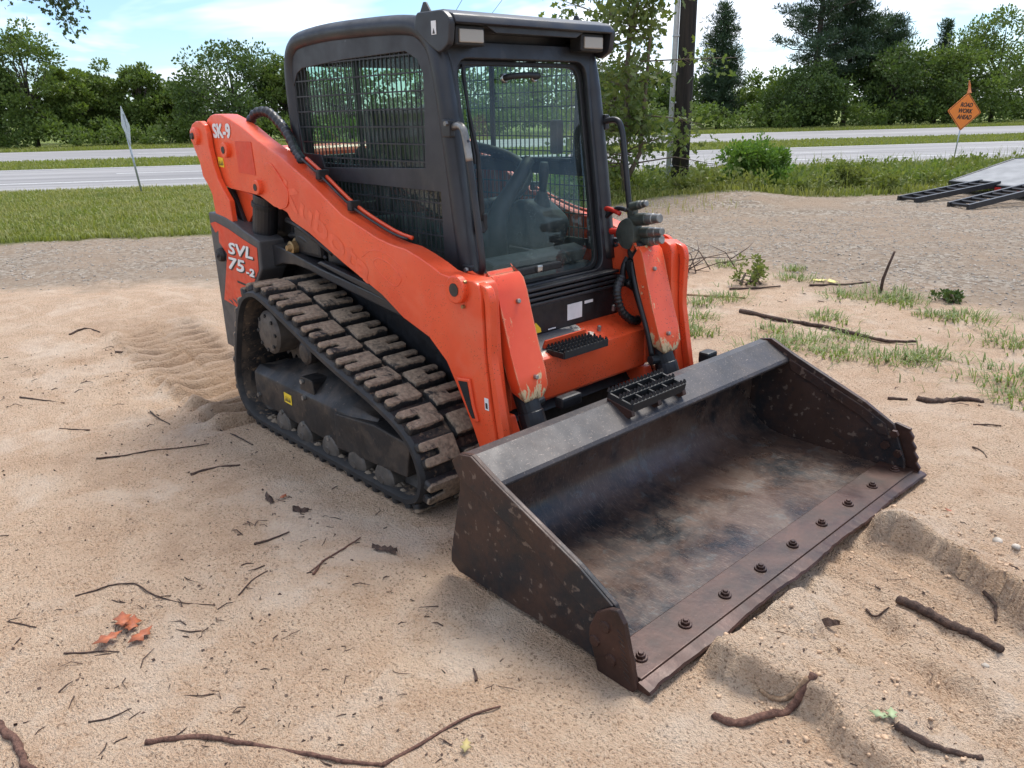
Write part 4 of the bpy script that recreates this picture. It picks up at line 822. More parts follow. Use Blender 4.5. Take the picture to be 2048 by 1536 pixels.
# --- tracks
LOOP = [(-3.02, .22), (-3.012, .32), (-2.95, .50), (-2.88, .655), (-2.80, .745), (-2.70, .785), (-2.60, .782), (-2.40, .718), (-2.13, .622), (-1.91, .552), (-1.71, .498), (-1.55, .448), (-1.43, .398), (-1.345, .335), (-1.298, .25), (-1.288, .17), (-1.325, .085), (-1.40, .042), (-1.50, .032), (-1.9, .030), (-2.4, .030), (-2.78, .032), (-2.91, .060), (-2.99, .125)]
lp = smooth_path([(x, 0, z) for x, z in LOOP], 8, True)
LEN = [0]
for i in range(len(lp)): LEN.append(LEN[-1]+(lp[(i+1) % len(lp)]-lp[i]).length)
def loop_at(u):
    u = u % LEN[-1]
    for i in range(len(lp)):
        if LEN[i+1] >= u:
            t = (u-LEN[i])/max(1e-9, LEN[i+1]-LEN[i]); p = lp[i].lerp(lp[(i+1) % len(lp)], t); tg = (lp[(i+2) % len(lp)]-lp[i-1]).normalized(); return p, tg
CEN = Vector((-2.15, 0, .38))
NL = 27; PITCH_L = LEN[-1]/NL
def lug_poly(flip):
    P = [(-.060, .003), (.060, .0), (.061, .172), (.052, .182), (.017, .182), (.013, .172), (.012, .098), (-.012, .098), (-.013, .176), (-.020, .188), (-.052, .188), (-.061, .178)]
    return [(x, (y if not flip else -y)) for x, y in P]
def lug_mesh(flip):
    b = bmesh.new(); P = lug_poly(flip); n = len(P); cx = sum(p[0] for p in P)/n; cy = sum(p[1] for p in P)/n
    A = [b.verts.new((p[0], p[1], -.006)) for p in P]; B = [b.verts.new((p[0]*(.86 if abs(p[0]) > .03 else 1.15), cy+(p[1]-cy)*.965, .036)) for p in P]
    b.faces.new(A[::-1]); tf = b.faces.new(B)
    for i in range(n): b.faces.new((A[i], A[(i+1) % n], B[(i+1) % n], B[i]))
    bevel_bm(b, .0055, 2, 30); bmesh.ops.triangulate(b, faces=[f for f in b.faces if len(f.verts) > 4]); me = bm_mesh(b); me.materials.append(MAT['muddy_rubber']); return auto_smooth(me, 40)
LUG = {False: lug_mesh(False), True: lug_mesh(True)}
def track(s):
    V, F = [], []; n = len(lp)
    for i in range(n):
        tg = (lp[(i+1) % n]-lp[i-1]).normalized(); nn = Vector((-tg.z, 0, tg.x))
        if nn.dot(lp[i]-CEN) < 0: nn = -nn
        for yy, d in ((.852, .0), (.872, -.010), (.872, -.030), (.845, -.040), (.495, -.040), (.47, -.030), (.47, -.010), (.49, 0.0)):
            p = lp[i]+nn*d; V.append((p.x, s*yy, p.z))
    k = 8
    for i in range(n):
        for j in range(k): F.append((i*k+j, i*k+(j+1) % k, ((i+1) % n)*k+(j+1) % k, ((i+1) % n)*k+j))
    bm = bmesh.new(); bm.from_mesh(mesh_pd(V, F)); me = bm_mesh(bm); auto_smooth(me, 25)
    me.materials.append(MAT['track_rubber']); me.materials.append(MAT['belt_edge'])
    for i, p in enumerate(me.polygons):
        if abs(abs(p.center.y)-.66) > .17 or p.center.z < 0: p.material_index = 1
    belt = pt('track_belt', me, None)
    for col in (0, 1):
        for i in range(NL):
            p, tg = loop_at((i+.5*col)*PITCH_L); nn = Vector((-tg.z, 0, tg.x))
            if nn.dot(p-CEN) < 0: nn = -nn
            lat = Vector((0, s*(1 if col else -1) if False else 0, 0))
            # local x: along the belt, local z: outwards, local y completes a right-handed frame
            xv = tg; zv = nn; yv = zv.cross(xv)
            outer = (col == 0)
            dirn = s if outer else -s                      # slots open to the outside on both columns
            flip = (yv.y*dirn) < 0
            y0 = s*(.675 if outer else .662)
            o = bpy.data.objects.new('lug', LUG[flip]); COL.objects.link(o); o.parent = belt
            o.matrix_basis = Matrix(((xv.x, yv.x, zv.x, p.x), (xv.y, yv.y, zv.y, y0), (xv.z, yv.z, zv.z, p.z), (0, 0, 0, 1)))
    # undercarriage
    st_ = [(-2.835, .335, .15, .60), (-2.74, .375, .145, .60), (-2.60, .425, .14, .60), (-2.40, .440, .132, .60), (-2.15, .435, .125, .60), (-1.95, .415, .12, .60), (-1.78, .375, .13, .62), (-1.68, .345, .15, .64)]
    V, F = [], []
    for x, zt, zb, yi in st_:
        mid = .305 if x < -1.8 else .30
        for y, z in ((s*yi, zt), (s*(yi+.10), zt-.012), (s*.80, mid+.045), (s*.836, mid+.01), (s*.838, mid-.02), (s*.838, zb), (s*.79, zb-.015), (s*yi, zb-.015)): V.append((x, y, z))
    m = 8
    for i in range(len(st_)-1):
        for j in range(m): F.append((i*m+j, i*m+(j+1) % m, (i+1)*m+(j+1) % m, (i+1)*m+j))
    F.append(tuple(range(m))[::-1]); F.append(tuple((len(st_)-1)*m+j for j in range(m)))
    bm = bmesh.new(); bm.from_mesh(mesh_pd(V, F)); bevel_bm(bm, .006, 2, 40); fr = pt('track_frame', auto_smooth(bm_mesh(bm), 30), 'frame_muddy')
    pt('frame_extension', prism([(-2.00, .118), (-2.00, .300), (-1.66, .335), (-1.395, .318), (-1.43, .155)], s*.846, s*.70, 1, .008), 'frame_muddy', fr)
    pt('access_cover', prism(round_poly([(-2.36, .30), (-2.34, .40), (-2.22, .40), (-2.21, .315), (-2.27, .28)], .02), s*.823, s*.70, 1, .004), 'frame_muddy', fr)
    for x, z, y in ((-2.32, .375, .826), (-2.29, .30, .842), (-2.80, .19, .842), (-2.55, .155, .842), (-2.33, .15, .842), (-2.08, .145, .842)): pt('bolt', lathe_y([(-s*.01, .014), (s*.008, .013)], (x, s*y, z), 6), 'steel_worn', fr)
    if s < 0:
        sk = pt('warning_sticker', prism([(-2.505, .225), (-2.43, .222), (-2.428, .275), (-2.503, .278)], s*.8385, s*.8408, 1, 0), 'yellow_sticker', fr)
        for q in range(3): pt('warning_sticker', prism([(-2.495+.02*q, .232), (-2.482+.02*q, .262), (-2.478+.02*q, .235)], s*.8410, s*.8418, 1, 0), 'sticker_print', fr)
    for x in (-2.55, -2.33, -2.08, -1.845, -1.62):
        rl = pt('track_roller', lathe_y([(s*.0, .070), (s*.012, .074), (s*.05, .074), (s*.055, .062), (s*.13, .062), (s*.135, .074), (s*.19, .074), (s*.20, .064), (s*.21, .02)], (x, s*.645, .085), 24), 'roller_steel'); pt('roller_cap', lathe_y([(0, .022), (s*.006, .018)], (x, s*.852, .085), 14), 'roller_steel', rl)
    idl = pt('idler_wheel', lathe_y([(s*.0, .165), (s*.02, .180), (s*.17, .180), (s*.18, .165), (s*.165, .13), (s*.15, .05), (s*.17, .04), (s*.175, .02)], (-1.50, s*.60, .228), 32), 'roller_steel')
    rear = pt('tension_wheel', lathe_y([(s*.0, .125), (s*.02, .135), (s*.17, .135), (s*.18, .12), (s*.16, .05), (s*.18, .03)], (-2.84, s*.60, .20), 28), 'roller_steel')
    # drive sprocket with roller teeth and a domed hub
    V2 = []; nt_ = 15
    poly = []
    for k2 in range(nt_*4):
        a = 2*math.pi*k2/(nt_*4); r = .168 if (k2 % 4) in (0, 1) else .140; poly.append((-2.62+r*math.cos(a), .565+r*math.sin(a)))
    sp = pt('drive_sprocket', prism(poly, s*.70, s*.655, 1, .004), 'frame_muddy')
    pt('final_drive', lathe_y([(s*.0, .115), (s*.10, .115), (s*.115, .10), (s*.125, .06), (s*.128, .01)], (-2.66, s*.70, .56), 28), 'roller_steel', sp)
    for k2 in range(8): a = 2*math.pi*k2/8; pt('bolt', lathe_y([(0, .011), (s*.012, .010)], (-2.66+.09*math.cos(a), s*.812, .56+.09*math.sin(a)), 6), 'rubber_black', sp)
    pt('carrier_roller', lathe_y([(0, .06), (s*.14, .06), (s*.15, .045), (s*.155, .02)], (-2.36, s*.63, .50), 20), 'frame_muddy')
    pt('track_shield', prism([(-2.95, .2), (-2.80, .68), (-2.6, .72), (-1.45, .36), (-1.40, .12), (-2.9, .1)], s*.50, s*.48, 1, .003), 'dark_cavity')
ysym(track)
# packed mud on the inside of the belt run
mud_v, mud_f = [], []
rm = random.Random(4)
for i in range(170):
    x = rm.uniform(-2.75, -1.45); y = -rm.uniform(.60, .84); r = rm.uniform(.008, .022); base = len(mud_v)
    for a in range(6): mud_v.append((x+r*1.4*math.cos(a*1.047), y+r*math.sin(a*1.047), .068+r*.1))
    mud_v.append((x+r*.2, y, .068+r*.8))
    for a in range(6): mud_f.append((base+a, base+(a+1) % 6, base+6))
mo = pt('caked_mud', mesh_pd(mud_v, mud_f), 'dried_mud'); mo['kind'] = 'stuff'

# --- bucket
def bucket():
    pr = [(-.185, .014), (-.60, .016), (-.72, .022), (-.79, .045), (-.845, .085), (-.880, .14), (-.890, .20), (-.882, .30), (-.865, .385)]
    P = [(p.x, p.z) for p in smooth_path([(x, 0, z) for x, z in pr], 4)]
    V, F = [], []
    n = len(P); off = .016
    back = []
    for i in range(n):
        a = Vector(P[min(i+1, n-1)])-Vector(P[max(i-1, 0)]); nn = Vector((a.y, -a.x)).normalized()
        if nn.y > .2 or (abs(nn.y) <= .2 and nn.x > 0): nn = -nn
        back.append((P[i][0]+nn.x*off, P[i][1]+nn.y*off))
    ys = np.linspace(-.985, .985, 25)
    for y in ys:
        for q in P: V.append((q[0], y, q[1]))
    for y in (ys[0], ys[-1]):
        for q in back: V.append((q[0], y, q[1]))
    for j in range(len(ys)-1):
        for i in range(n-1): F.append((j*n+i, (j+1)*n+i, (j+1)*n+i+1, j*n+i+1))
    o = len(ys)*n
    for i in range(n-1): F.append((o+i, o+i+1, o+n+i+1, o+n+i))
    me = mesh_pd(V, F); bk = pt('bucket', me, 'bucket_floor', smooth=True, label='wide dark steel bucket with rust and mud film inside')
    def bp_(name, me, mat, **k): return pt(name, me, mat, bk, **k)
    bp_('top_rail', prism([(-.900, .475), (-.862, .497), (-.820, .497), (-.700, .432), (-.690, .418), (-.698, .404), (-.86, .382), (-.90, .40)], -.987, .987, 1, .006, 3), 'bucket_rail')
    SP = [(-.905, .465), (-.862, .500), (-.800, .512), (-.672, .452), (-.298, .300), (-.155, .224), (-.085, .06), (-.075, -.012), (-.195, -.012), (-.30, .0), (-.60, .0), (-.905, .004), (-.948, .03), (-.945, .07), (-.878, .35), (-.872, .405)]
    for s in (-1, 1):
        bp_('side_plate', prism(SP, s*1.002, s*.984, 1, .004), 'bucket_steel')
        band = [(-.868, .405), (-.905, .462), (-.862, .497), (-.800, .509), (-.672, .450), (-.298, .298), (-.16, .222), (-.235, .158), (-.27, .155), (-.52, .285)]
        bp_('side_band', prism(band, s*1.010, s*1.0, 1, .003), 'bucket_steel')
        if s > 0: bp_('inner_band', prism([(-.69, .43), (-.30, .278), (-.19, .222), (-.165, .17), (-.21, .165), (-.30, .225), (-.68, .378)], .985, .974, 1, .003), 'bucket_steel')
        cut = [(-.235, .095), (-.232, .13), (-.205, .192), (-.155, .226), (-.125, .234), (-.098, .20), (-.045, .0), (-.06, -.022), (-.195, -.026)]
        if s > 0: cut = [(-.225, .10), (-.205, .192), (-.155, .226), (-.085, .212)]+[(-.085+.055*k/7+(.008 if k % 2 else -.004), .20-.165*k/7) for k in range(8)]+[(-.03, .01), (-.195, -.02)]
        sc = bp_('side_cutter', prism(cut, s*1.030, s*1.011, 1, .005), 'rusty_steel')
        for x, z in ((-.169, .156), (-.209, .085), (-.143, .051)): bp_('bolt', lathe_y([(0, .020), (s*.007, .018), (s*.008, .010)], (x, s*1.029, z), 16), 'rusty_steel')
        if s > 0:
            for x, z in ((-.139, .187), (-.174, .122), (-.113, .097)): bp_('bolt', lathe_y([(0, .020), (-.016, .019)], (x, .974, z), 6), 'rusty_steel')
        for k in range(9): bp_('wear_groove', boxm((-.112+.0042*k, s*1.0300, .165-.019*k), (.026, .003, .004), Matrix.Rotation(.5, 3, 'Y'), .001), 'bucket_steel')
    bp_('cutting_edge', prism([(-.192, .030), (-.045, .026), (-.040, .006), (-.192, .004)], -1.008, 1.008, 1, .003), 'rusty_steel')
    # worn leading lip, a little ragged
    V, F = [], []; m = 80; rl = random.Random(2)
    for i in range(m+1):
        y = -1.02+2.06*i/m; e = -.004+.006*rl.random()-.004*math.sin(i*.3)
        V += [(-.046, y, .020), (e-.006, y, .009), (e, y, .002), (e-.012, y, -.008), (-.06, y, -.006)]
    for i in range(m):
        for k in range(4): F.append((i*5+k, i*5+k+1, i*5+6+k, i*5+5+k))
        F.append((i*5+4, i*5, i*5+5, i*5+9))
    F.append((0, 1, 2, 3, 4)); F.append(tuple(m*5+k for k in (4, 3, 2, 1, 0)))
    b = bmesh.new(); b.from_mesh(mesh_pd(V, F)); bp_('edge_lip', bm_mesh(b), 'rusty_steel')
    bolt = None
    for i in range(9):
        y = -4*.236+i*.236
        if bolt is None:
            b = bmesh.new(); cylm((0, 0, -.004), (0, 0, .004), .023, 20, .002, None, b); cylm((0, 0, .003), (0, 0, .014), .0165, 6, .002, None, b); cylm((0, 0, .013), (0, 0, .020), .0095, 12, .002, None, b)
            bolt = bm_mesh(b); bolt.materials.append(MAT['rusty_steel'])
        o = bpy.data.objects.new('bolt', bolt); COL.objects.link(o); o.parent = bk; o.location = (-.105, y*.99, .030); o.rotation_euler = (0, .03, i*.7)
    # step on the rail
    sb = bp_('bucket_step', prism([(-.845, .465), (-.84, .510), (-.712, .486), (-.705, .462), (-.74, .44)], -.243, -.225, 1, .004), 'rusty_steel')
    for y0 in (-.06, .112): bp_('bucket_step', prism([(-.845, .465), (-.84, .510), (-.712, .486), (-.705, .462), (-.74, .44)], y0-.012, y0+.012, 1, .004), 'rusty_steel')
    for i, x in enumerate((-.835, -.775, -.715)):
        z = .520-.19*(x+.85); bp_('step_bar', boxm((x, -.06, z), (.011, .36, .040), Matrix.Rotation(.2, 3, 'Y'), .003), 'rubber_black')
        b = bmesh.new()
        for k in range(16): y = -.235+k*.0235; prism([(y-.008, z+.020), (y, z+.036), (y+.008, z+.020)], x-.005, x+.005, 0, 0, 1, b)
        bp_('step_teeth', bm_mesh(b), 'rubber_black')
    for y in (-.236, -.148, -.06, .028, .116): bp_('step_bar', boxm((-.775, y, .503), (.125, .010, .036), Matrix.Rotation(.19, 3, 'Y'), .003), 'rubber_black')
    return bk
bucket()

# ------------------------------------------------------------------ vegetation helpers
def rand_rot(n, rg):
    q = rg.normal(size=(n, 4)); q /= np.linalg.norm(q, axis=1)[:, None]; w, x, y, z = q.T
    return np.stack([1-2*(y*y+z*z), 2*(x*y-z*w), 2*(x*z+y*w), 2*(x*y+z*w), 1-2*(x*x+z*z), 2*(y*z-x*w), 2*(x*z-y*w), 2*(y*z+x*w), 1-2*(x*x+y*y)], 1).reshape(n, 3, 3)
QUAD = np.array([(0, 0, 0), (.5, .30, .05), (1, 0, 0), (.5, -.30, .05)])
NEEDLE = np.array([(0, 0, 0), (.45, .055, .0), (1, 0, 0), (.45, -.055, 0)])
def leaf_cloud(P, size, rg, shape=QUAD, out=None, flat=0.0, var=.4):
    """one small leaf face per point of P; 'out' gives directions the leaves tend to point in"""
    n = len(P); R = rand_rot(n, rg)
    if out is not None:
        a = out+rg.normal(size=(n, 3))*.55; a /= np.linalg.norm(a, axis=1)[:, None]+1e-9
        b = rg.normal(size=(n, 3)); b[:, 2] *= (1-flat); b -= a*(a*b).sum(1)[:, None]; b /= np.linalg.norm(b, axis=1)[:, None]+1e-9
        R = np.stack([a, b, np.cross(a, b)], 2)
    s = size*(1+var*(rg.random(n)*2-1)); k = len(shape)
    V = np.einsum('nij,kj->nki', R, shape)*s[:, None, None]+P[:, None, :]
    F = np.arange(n*k).reshape(n, k); return V.reshape(-1, 3), F
def merge(parts):
    Vs, Fs, o = [], [], 0
    for V, F in parts: Vs.append(V); Fs.append(F+o); o += len(V)
    return np.concatenate(Vs), np.concatenate(Fs)
def blob_points(c, r, n, rg, shell=.55):
    d = rg.normal(size=(n, 3)); d /= np.linalg.norm(d, axis=1)[:, None]; rad = (shell+(1-shell)*rg.random(n))[:, None]
    return c+d*rad*r, d
def tubes_mesh(list_, n=6):
    V, F = [], []
    for pts, rs in list_:
        v, f = tube_vf(pts, rs, n); o = len(V); V += v; F += [tuple(i+o for i in q) for q in f]
    return mesh_pd(V, F)
def broadleaf(label, x, y, H, W, seed, mat='leaf_oak_far', leaf=.17, nblob=46, per=150, base=.12, trunk=.13, name='broadleaf_tree', group=None, sparse=0.0, lean=0.0):
    rg = np.random.default_rng(seed); z0 = hz(x, y) if abs(x) < 20 else 0.0
    t = thing(name, label, 'tree', (x, y, z0), group); cz = H*(base+1)/2; hzr = H*(1-base)/2
    limbs = [([(x, y, z0-.2), (x+lean*.2, y, z0+H*.25), (x+lean*.5, y+.1, z0+H*.55), (x+lean, y, z0+H*.85)], [trunk*1.25, trunk, trunk*.65, trunk*.18])]; parts = []
    for i in range(nblob):
        d = rg.normal(size=3); d /= np.linalg.norm(d); q = d*(.35+.62*rg.random()**.5); tz = cz+q[2]*hzr
        wr = W*(1.0-.25*max(0, q[2]))*(1-.25*sparse*rg.random())
        c = np.array([x+q[0]*wr+lean*(tz/H)**2, y+q[1]*wr, z0+tz]); r = np.array([1, 1, .72])*W*(.17+.17*rg.random())
        P, dd = blob_points(c, r, int(per*(1-sparse*.5)), rg, .35); dd[:, 2] += .35; parts.append(leaf_cloud(P, leaf, rg, QUAD, dd))
        if i % 3 == 0: limbs.append(([(x+lean*.3, y, z0+H*.3+.2*tz*rg.random()), tuple((np.array([x, y, z0+H*.35])+c)/2+rg.normal(size=3)*.12), tuple(c)], [trunk*.42, trunk*.28, trunk*.07]))
    link('trunk', tubes_mesh(limbs, 7), 'bark_far', t, True); V, F = merge(parts); link('crown', fast_mesh(V, F), mat, t); return t
def conifer(label, x, y, H, W, seed, z_lo=.3, mat='needle_far', nb=60, per=26, tuft=.34, trunk=.17, name='pine_tree', cone=.85, up=.15, dens=1.0, limbs_at=None, lean=0.0):
    rg = np.random.default_rng(seed); t = thing(name, label, 'tree', (x, y, 0)); tw = []; parts = []
    tw.append(([(x, y, -.2), (x+lean*.3, y, H*.4), (x+lean*.7, y, H*.75), (x+lean, y, H)], [trunk*1.2, trunk*.9, trunk*.5, trunk*.10]))
    for i in range(nb):
        f = (i+rg.random())/nb; z = H*(z_lo+(1-z_lo)*f); a = i*2.399+rg.normal()*.3
        L = W*((1-f)**cone*.95+.10)*(.6+.55*rg.random())
        if limbs_at: L *= limbs_at(f, rg)
        if L < .12: continue
        dr = np.array([math.cos(a), math.sin(a), up+.25*rg.normal()*.5]); p0 = np.array([x+lean*z/H, y, z]); p1 = p0+dr*L*.55+np.array([0, 0, -.05*L]); p2 = p0+dr*L+np.array([0, 0, .10*L])
        tw.append(([tuple(p0), tuple(p1), tuple(p2)], [trunk*.26*(1-f*.5), trunk*.15, trunk*.04]))
        k = max(2, int(L/.30*dens))
        for j in range(k):
            g = .30+.75*(j+rg.random())/k; c = p0+(p2-p0)*min(g, 1.03)+rg.normal(size=3)*np.array([.16, .16, .09])*(.5+L*.25)
            P, dd = blob_points(c, np.array([1, 1, .6])*tuft*(.7+.6*rg.random()), per, rg, .05); dd = dd*.8+np.array([0, 0, .5]); parts.append(leaf_cloud(P, .30, rg, NEEDLE*np.array([1, 1.5, 1]), dd))
    link('trunk', tubes_mesh(tw, 7), 'bark_far', t, True); V, F = merge(parts); link('crown', fast_mesh(V, F), mat, t); return t

# ------------------------------------------------------------------ trees across the road
TREES = [
 ('tall loose oak at the far left edge of the picture', -56.19, 10.78, 6.9, 2.3, 'leaf_oak_far', .5),
 ('dark tree half out of frame at the far left', -58.78, 8.87, 5.6, 2.4, 'leaf_dark_far', .2),
 ('rounded yellow-green tree just right of the tall left edge oak', -56.86, 13.28, 4.6, 1.75, 'leaf_yellow_far', 0),
 ('bushy tree between the yellow-green tree and the leaning sign back', -57.53, 15.79, 5.0, 1.75, 'leaf_oak_far', .1),
 ('small crowned tree directly behind the leaning sign back', -55.41, 17.03, 4.85, 1.6, 'leaf_oak_far', .1),
 ('low tree in the dip left of the big dome tree', -55.19, 19.07, 3.8, 1.7, 'leaf_yellow_far', 0),
 ('big dome shaped dark tree behind the orange rear link', -50.15, 20.96, 6.15, 3.2, 'leaf_dark_far', 0),
 ('tree whose crown touches the rear edge of the cab', -49.14, 24.1, 5.4, 1.9, 'leaf_oak_far', 0),
 ('tree seen through the rear of the cab side window', -46.77, 27.41, 4.9, 2.6, 'leaf_oak_far', 0),
 ('tree seen through the front of the cab side window', -44.91, 31.74, 5.5, 2.7, 'leaf_yellow_far', 0),
 ('tree seen through the left of the cab door glass', -41.23, 35.18, 5.0, 2.7, 'leaf_oak_far', 0),
 ('tree seen through the right of the cab door glass', -39.38, 39.5, 4.7, 2.4, 'leaf_yellow_far', 0),
 ('dark tree behind the young oak beside the cab', -36.25, 42.15, 4.4, 2.4, 'leaf_dark_far', 0),
 ('dark tree directly behind the utility pole', -35.44, 46.73, 4.2, 2.2, 'leaf_dark_far', 0),
 ('low leafy tree in the sky gap beside the tall pine', -31.82, 55.25, 4.0, 2.5, 'leaf_yellow_far', 0),
 ('leafy tree behind the orange work sign flag', -21.0, 60.4, 5.9, 2.9, 'leaf_oak_far', 0),
 ('tall rounded tree at the far right above the work sign', -19.6, 65.6, 7.4, 3.2, 'leaf_oak_far', .1),
 ('tree half out of frame at the far right edge', -17.3, 69.8, 6.4, 2.6, 'leaf_yellow_far', .1),
 ('dark leafy tree at the foot of the tall pine', -27.2, 51.5, 4.1, 2.8, 'leaf_dark_far', 0),
 ('leafy tree between the tall pine and the work sign', -23.6, 57.6, 5.4, 2.9, 'leaf_dark_far', 0)]
for i, (lb, x, y, H, W, mt, sp_) in enumerate(TREES):
    hid = 'cab' in lb and 'seen' in lb
    broadleaf(lb, x, y, H*1.03, W*1.12, 100+i, mt, .19 if not hid else .26, 66 if not hid else 34, 190 if not hid else 90, .02, .14, group=None, sparse=sp_)
conifer('slim pointed pine right of the utility pole', -33.03, 50.11, 8.3, 1.75, 201, .10, nb=100, per=34, tuft=.38, dens=1.6, cone=.6)
conifer('tallest pine with a bare trunk and heavy irregular limbs', -27.79, 54.01, 12.5, 3.9, 202, .34, nb=74, per=42, tuft=.44, trunk=.24, cone=.35, dens=1.15, limbs_at=lambda f, g: (.35 if g.random() < .35 else 1.0)*(1.15 if f > .25 else .8))
conifer('dark conifer just right of the tallest pine', -25.5, 60.66, 7.4, 1.9, 203, .12, nb=85, per=40, tuft=.42, cone=.45, dens=1.6)
conifer('small spiky cedar standing above the trees near the work sign', -22.67, 62.9, 7.0, 1.35, 204, .10, nb=80, per=28, tuft=.26, cone=1.0, up=.35, name='cedar_tree')
conifer('second dark pine crown crowding the tallest pine', -27.0, 57.4, 9.6, 2.7, 205, .30, nb=70, per=44, tuft=.48, cone=.45, dens=1.6)
def undergrowth():
    rg = np.random.default_rng(55); parts = []
    for k in range(300):
        t = -32+88*(k+rg.random())/300; s = 49.6+rg.random()*3.2; x, y = st(s, t)
        P, dd = blob_points(np.array([x, y, .25+rg.random()*1.15]), np.array([1.0, 1.0, .75])*(.45+.5*rg.random()), 130, rg, .35); dd[:, 2] += .3; parts.append(leaf_cloud(P, .19, rg, QUAD, dd))
    V, F = merge(parts); kind(link('undergrowth', fast_mesh(V, F), 'leaf_oak_far'), 'stuff', 'tangled green undergrowth along the foot of the tree line')
    parts = []
    for k in range(430):
        t = -60+150*(k+rg.random())/430; s = 58+rg.random()*5; x, y = st(s, t)
        P, dd = blob_points(np.array([x, y, .6+rg.random()*2.9]), np.array([1.3, 1.3, 1.0]), 90, rg, .2); parts.append(leaf_cloud(P, .36, rg, QUAD, dd))
    V, F = merge(parts); kind(link('far_wood', fast_mesh(V, F), 'leaf_dark_far'), 'stuff', 'dense dark wood behind the first row of trees')
undergrowth()

# ------------------------------------------------------------------ grass and weeds
def blades(P, h, rg, w=.006, bend=.5, seg=2, dirs=None):
    n = len(P); a = rg.random(n)*6.283; d = np.stack([np.cos(a), np.sin(a), np.zeros(n)], 1) if dirs is None else dirs
    s = np.stack([-d[:, 1], d[:, 0], np.zeros(n)], 1); hh = h*(.5+rg.random(n)); bb = bend*(.3+1.2*rg.random(n)); V = []
    p = np.asarray(P)
    mid = p+d*(hh*bb*.3)[:, None]+np.array([0, 0, 1])*(hh*.62)[:, None]; tip = p+d*(hh*bb)[:, None]+np.array([0, 0, 1])*(hh*(1-.35*np.minimum(bb, 1.5)))[:, None]
    ww = (w*(.7+.6*rg.random(n)))[:, None]
    V = np.stack([p-s*ww, p+s*ww, mid+s*ww*.8, mid-s*ww*.8, tip], 1).reshape(-1, 3); o = np.arange(n)[:, None]*5
    F = np.concatenate([o+np.array([[0, 1, 2]]), o+np.array([[0, 2, 3]]), o+np.array([[3, 2, 4]])]); return V, F
def scatter_st(n, s0, s1, t0, t1, rg):
    s = s0+(s1-s0)*rg.random(n); t = t0+(t1-t0)*rg.random(n); x = s*N2[0]+t*D2[0]; y = s*N2[1]+t*D2[1]; return np.stack([x, y, height(x, y)], 1), s, t
rg = np.random.default_rng(77)
P, s_, t_ = scatter_st(150000, 9.3, 18.3, -14, 4.0, rg)
sb = 9.65+1.65*np.clip((t_+4)/7, 0, 1)+.3*fbm(P[:, 0], P[:, 1], 61, .9, 3); P = P[s_ > sb]
kind(link('verge_grass', fast_mesh(*blades(P, .085, rg, .008, .7)), 'grass_blade'), 'stuff', 'short mown grass between the gravel and the road')
P, s_, t_ = scatter_st(52000, 11.2, 18.3, 4.0, 30, rg)
kind(link('verge_grass', fast_mesh(*blades(P, .14, rg, .010, .6)), 'grass_blade'), 'stuff', 'rough grass on the right hand verge')
parts = []
for (a, b, t0, t1, n, h) in ((27.8, 33.9, -22, 42, 42000, .10), (45.0, 50.5, -34, 60, 42000, .16)):
    P, _, _ = scatter_st(n, a, b, t0, t1, rg); P[:, 2] = .0; parts.append(blades(P, h, rg, .018, .5))
V, F = merge(parts); kind(link('median_grass', fast_mesh(V, F), 'grass_blade'), 'stuff', 'grass strips between and beyond the two carriageways')
P, s_, t_ = scatter_st(9000, 9.4, 18.3, -14, 4, rg); kind(link('dry_stems', fast_mesh(*blades(P[s_ > 9.9], .13, rg, .005, .5)), 'dry_grass'), 'stuff', 'pale dry stems in the mown verge')
def weeds():
    parts = []; rg = np.random.default_rng(91)
    for k in range(330):
        t = 1.0+15*rg.random(); s = 11.6+4.2*rg.random()**1.3; x, y = st(s, t); hgt = (.20+.26*rg.random())*(1.0 if t > 3 else .8); zz = hz(x, y)
        P, dd = blob_points(np.array([x, y, zz+hgt*.5]), np.array([.20, .20, hgt*.55]), 90, rg, .1); dd[:, 2] += .5; parts.append(leaf_cloud(P, .075, rg, QUAD, dd))
    V, F = merge(parts); kind(link('roadside_weeds', fast_mesh(V, F), 'weed_leaf'), 'stuff', 'knee high weeds between the gravel lot and the road')
    P, _, _ = scatter_st(1700, 11.4, 16.6, 1.0, 17, rg); kind(link('weed_stalks', fast_mesh(*blades(P, .46, rg, .006, .35)), 'weed_leaf'), 'stuff', 'thin seeding stalks among the roadside weeds')
weeds()
def bush(label, x, y, H, W, seed, mat, leaf=.06, n=42, per=150, name='bush'):
    rg = np.random.default_rng(seed); z0 = hz(x, y); t = thing(name, label, 'bush', (x, y, z0)); parts = []; tw = []
    for i in range(n):
        d = rg.normal(size=3); d[2] = abs(d[2]); d /= np.linalg.norm(d); c = np.array([x, y, z0+H*.15])+d*np.array([W, W, H*.78])*(.3+.6*rg.random()**.5)
        P, dd = blob_points(c, np.array([1, 1, .9])*W*(.16+.14*rg.random()), per, rg, .2); dd[:, 2] += .6; parts.append(leaf_cloud(P, leaf, rg, QUAD, dd))
        if i % 2 == 0: tw.append(([(x+rg.normal()*.06, y+rg.normal()*.06, z0-.03), tuple((np.array([x, y, z0])+c)/2+rg.normal(size=3)*.05), tuple(c)], [.014, .009, .003]))
    link('stems', tubes_mesh(tw, 5), 'bark_sapling', t, True); V, F = merge(parts); link('foliage', fast_mesh(V, F), mat, t); return t
bush('bright green leafy bush right of the utility pole', -7.30, 11.75, 1.08, .78, 301, 'leaf_bush', .065, 60, 170)
bush('low olive bush at the foot of the utility pole', -9.2, 10.0, .62, .5, 302, 'leaf_sapling', .05, 34, 120)
bush('yellow-green shrub left of the young oak beside the grab handle', -9.5, 8.9, .75, .55, 303, 'leaf_bush', .05, 36, 120)
bush('small spreading bush right of the bright green bush', -6.1, 13.1, .55, .55, 304, 'weed_leaf', .055, 36, 130)

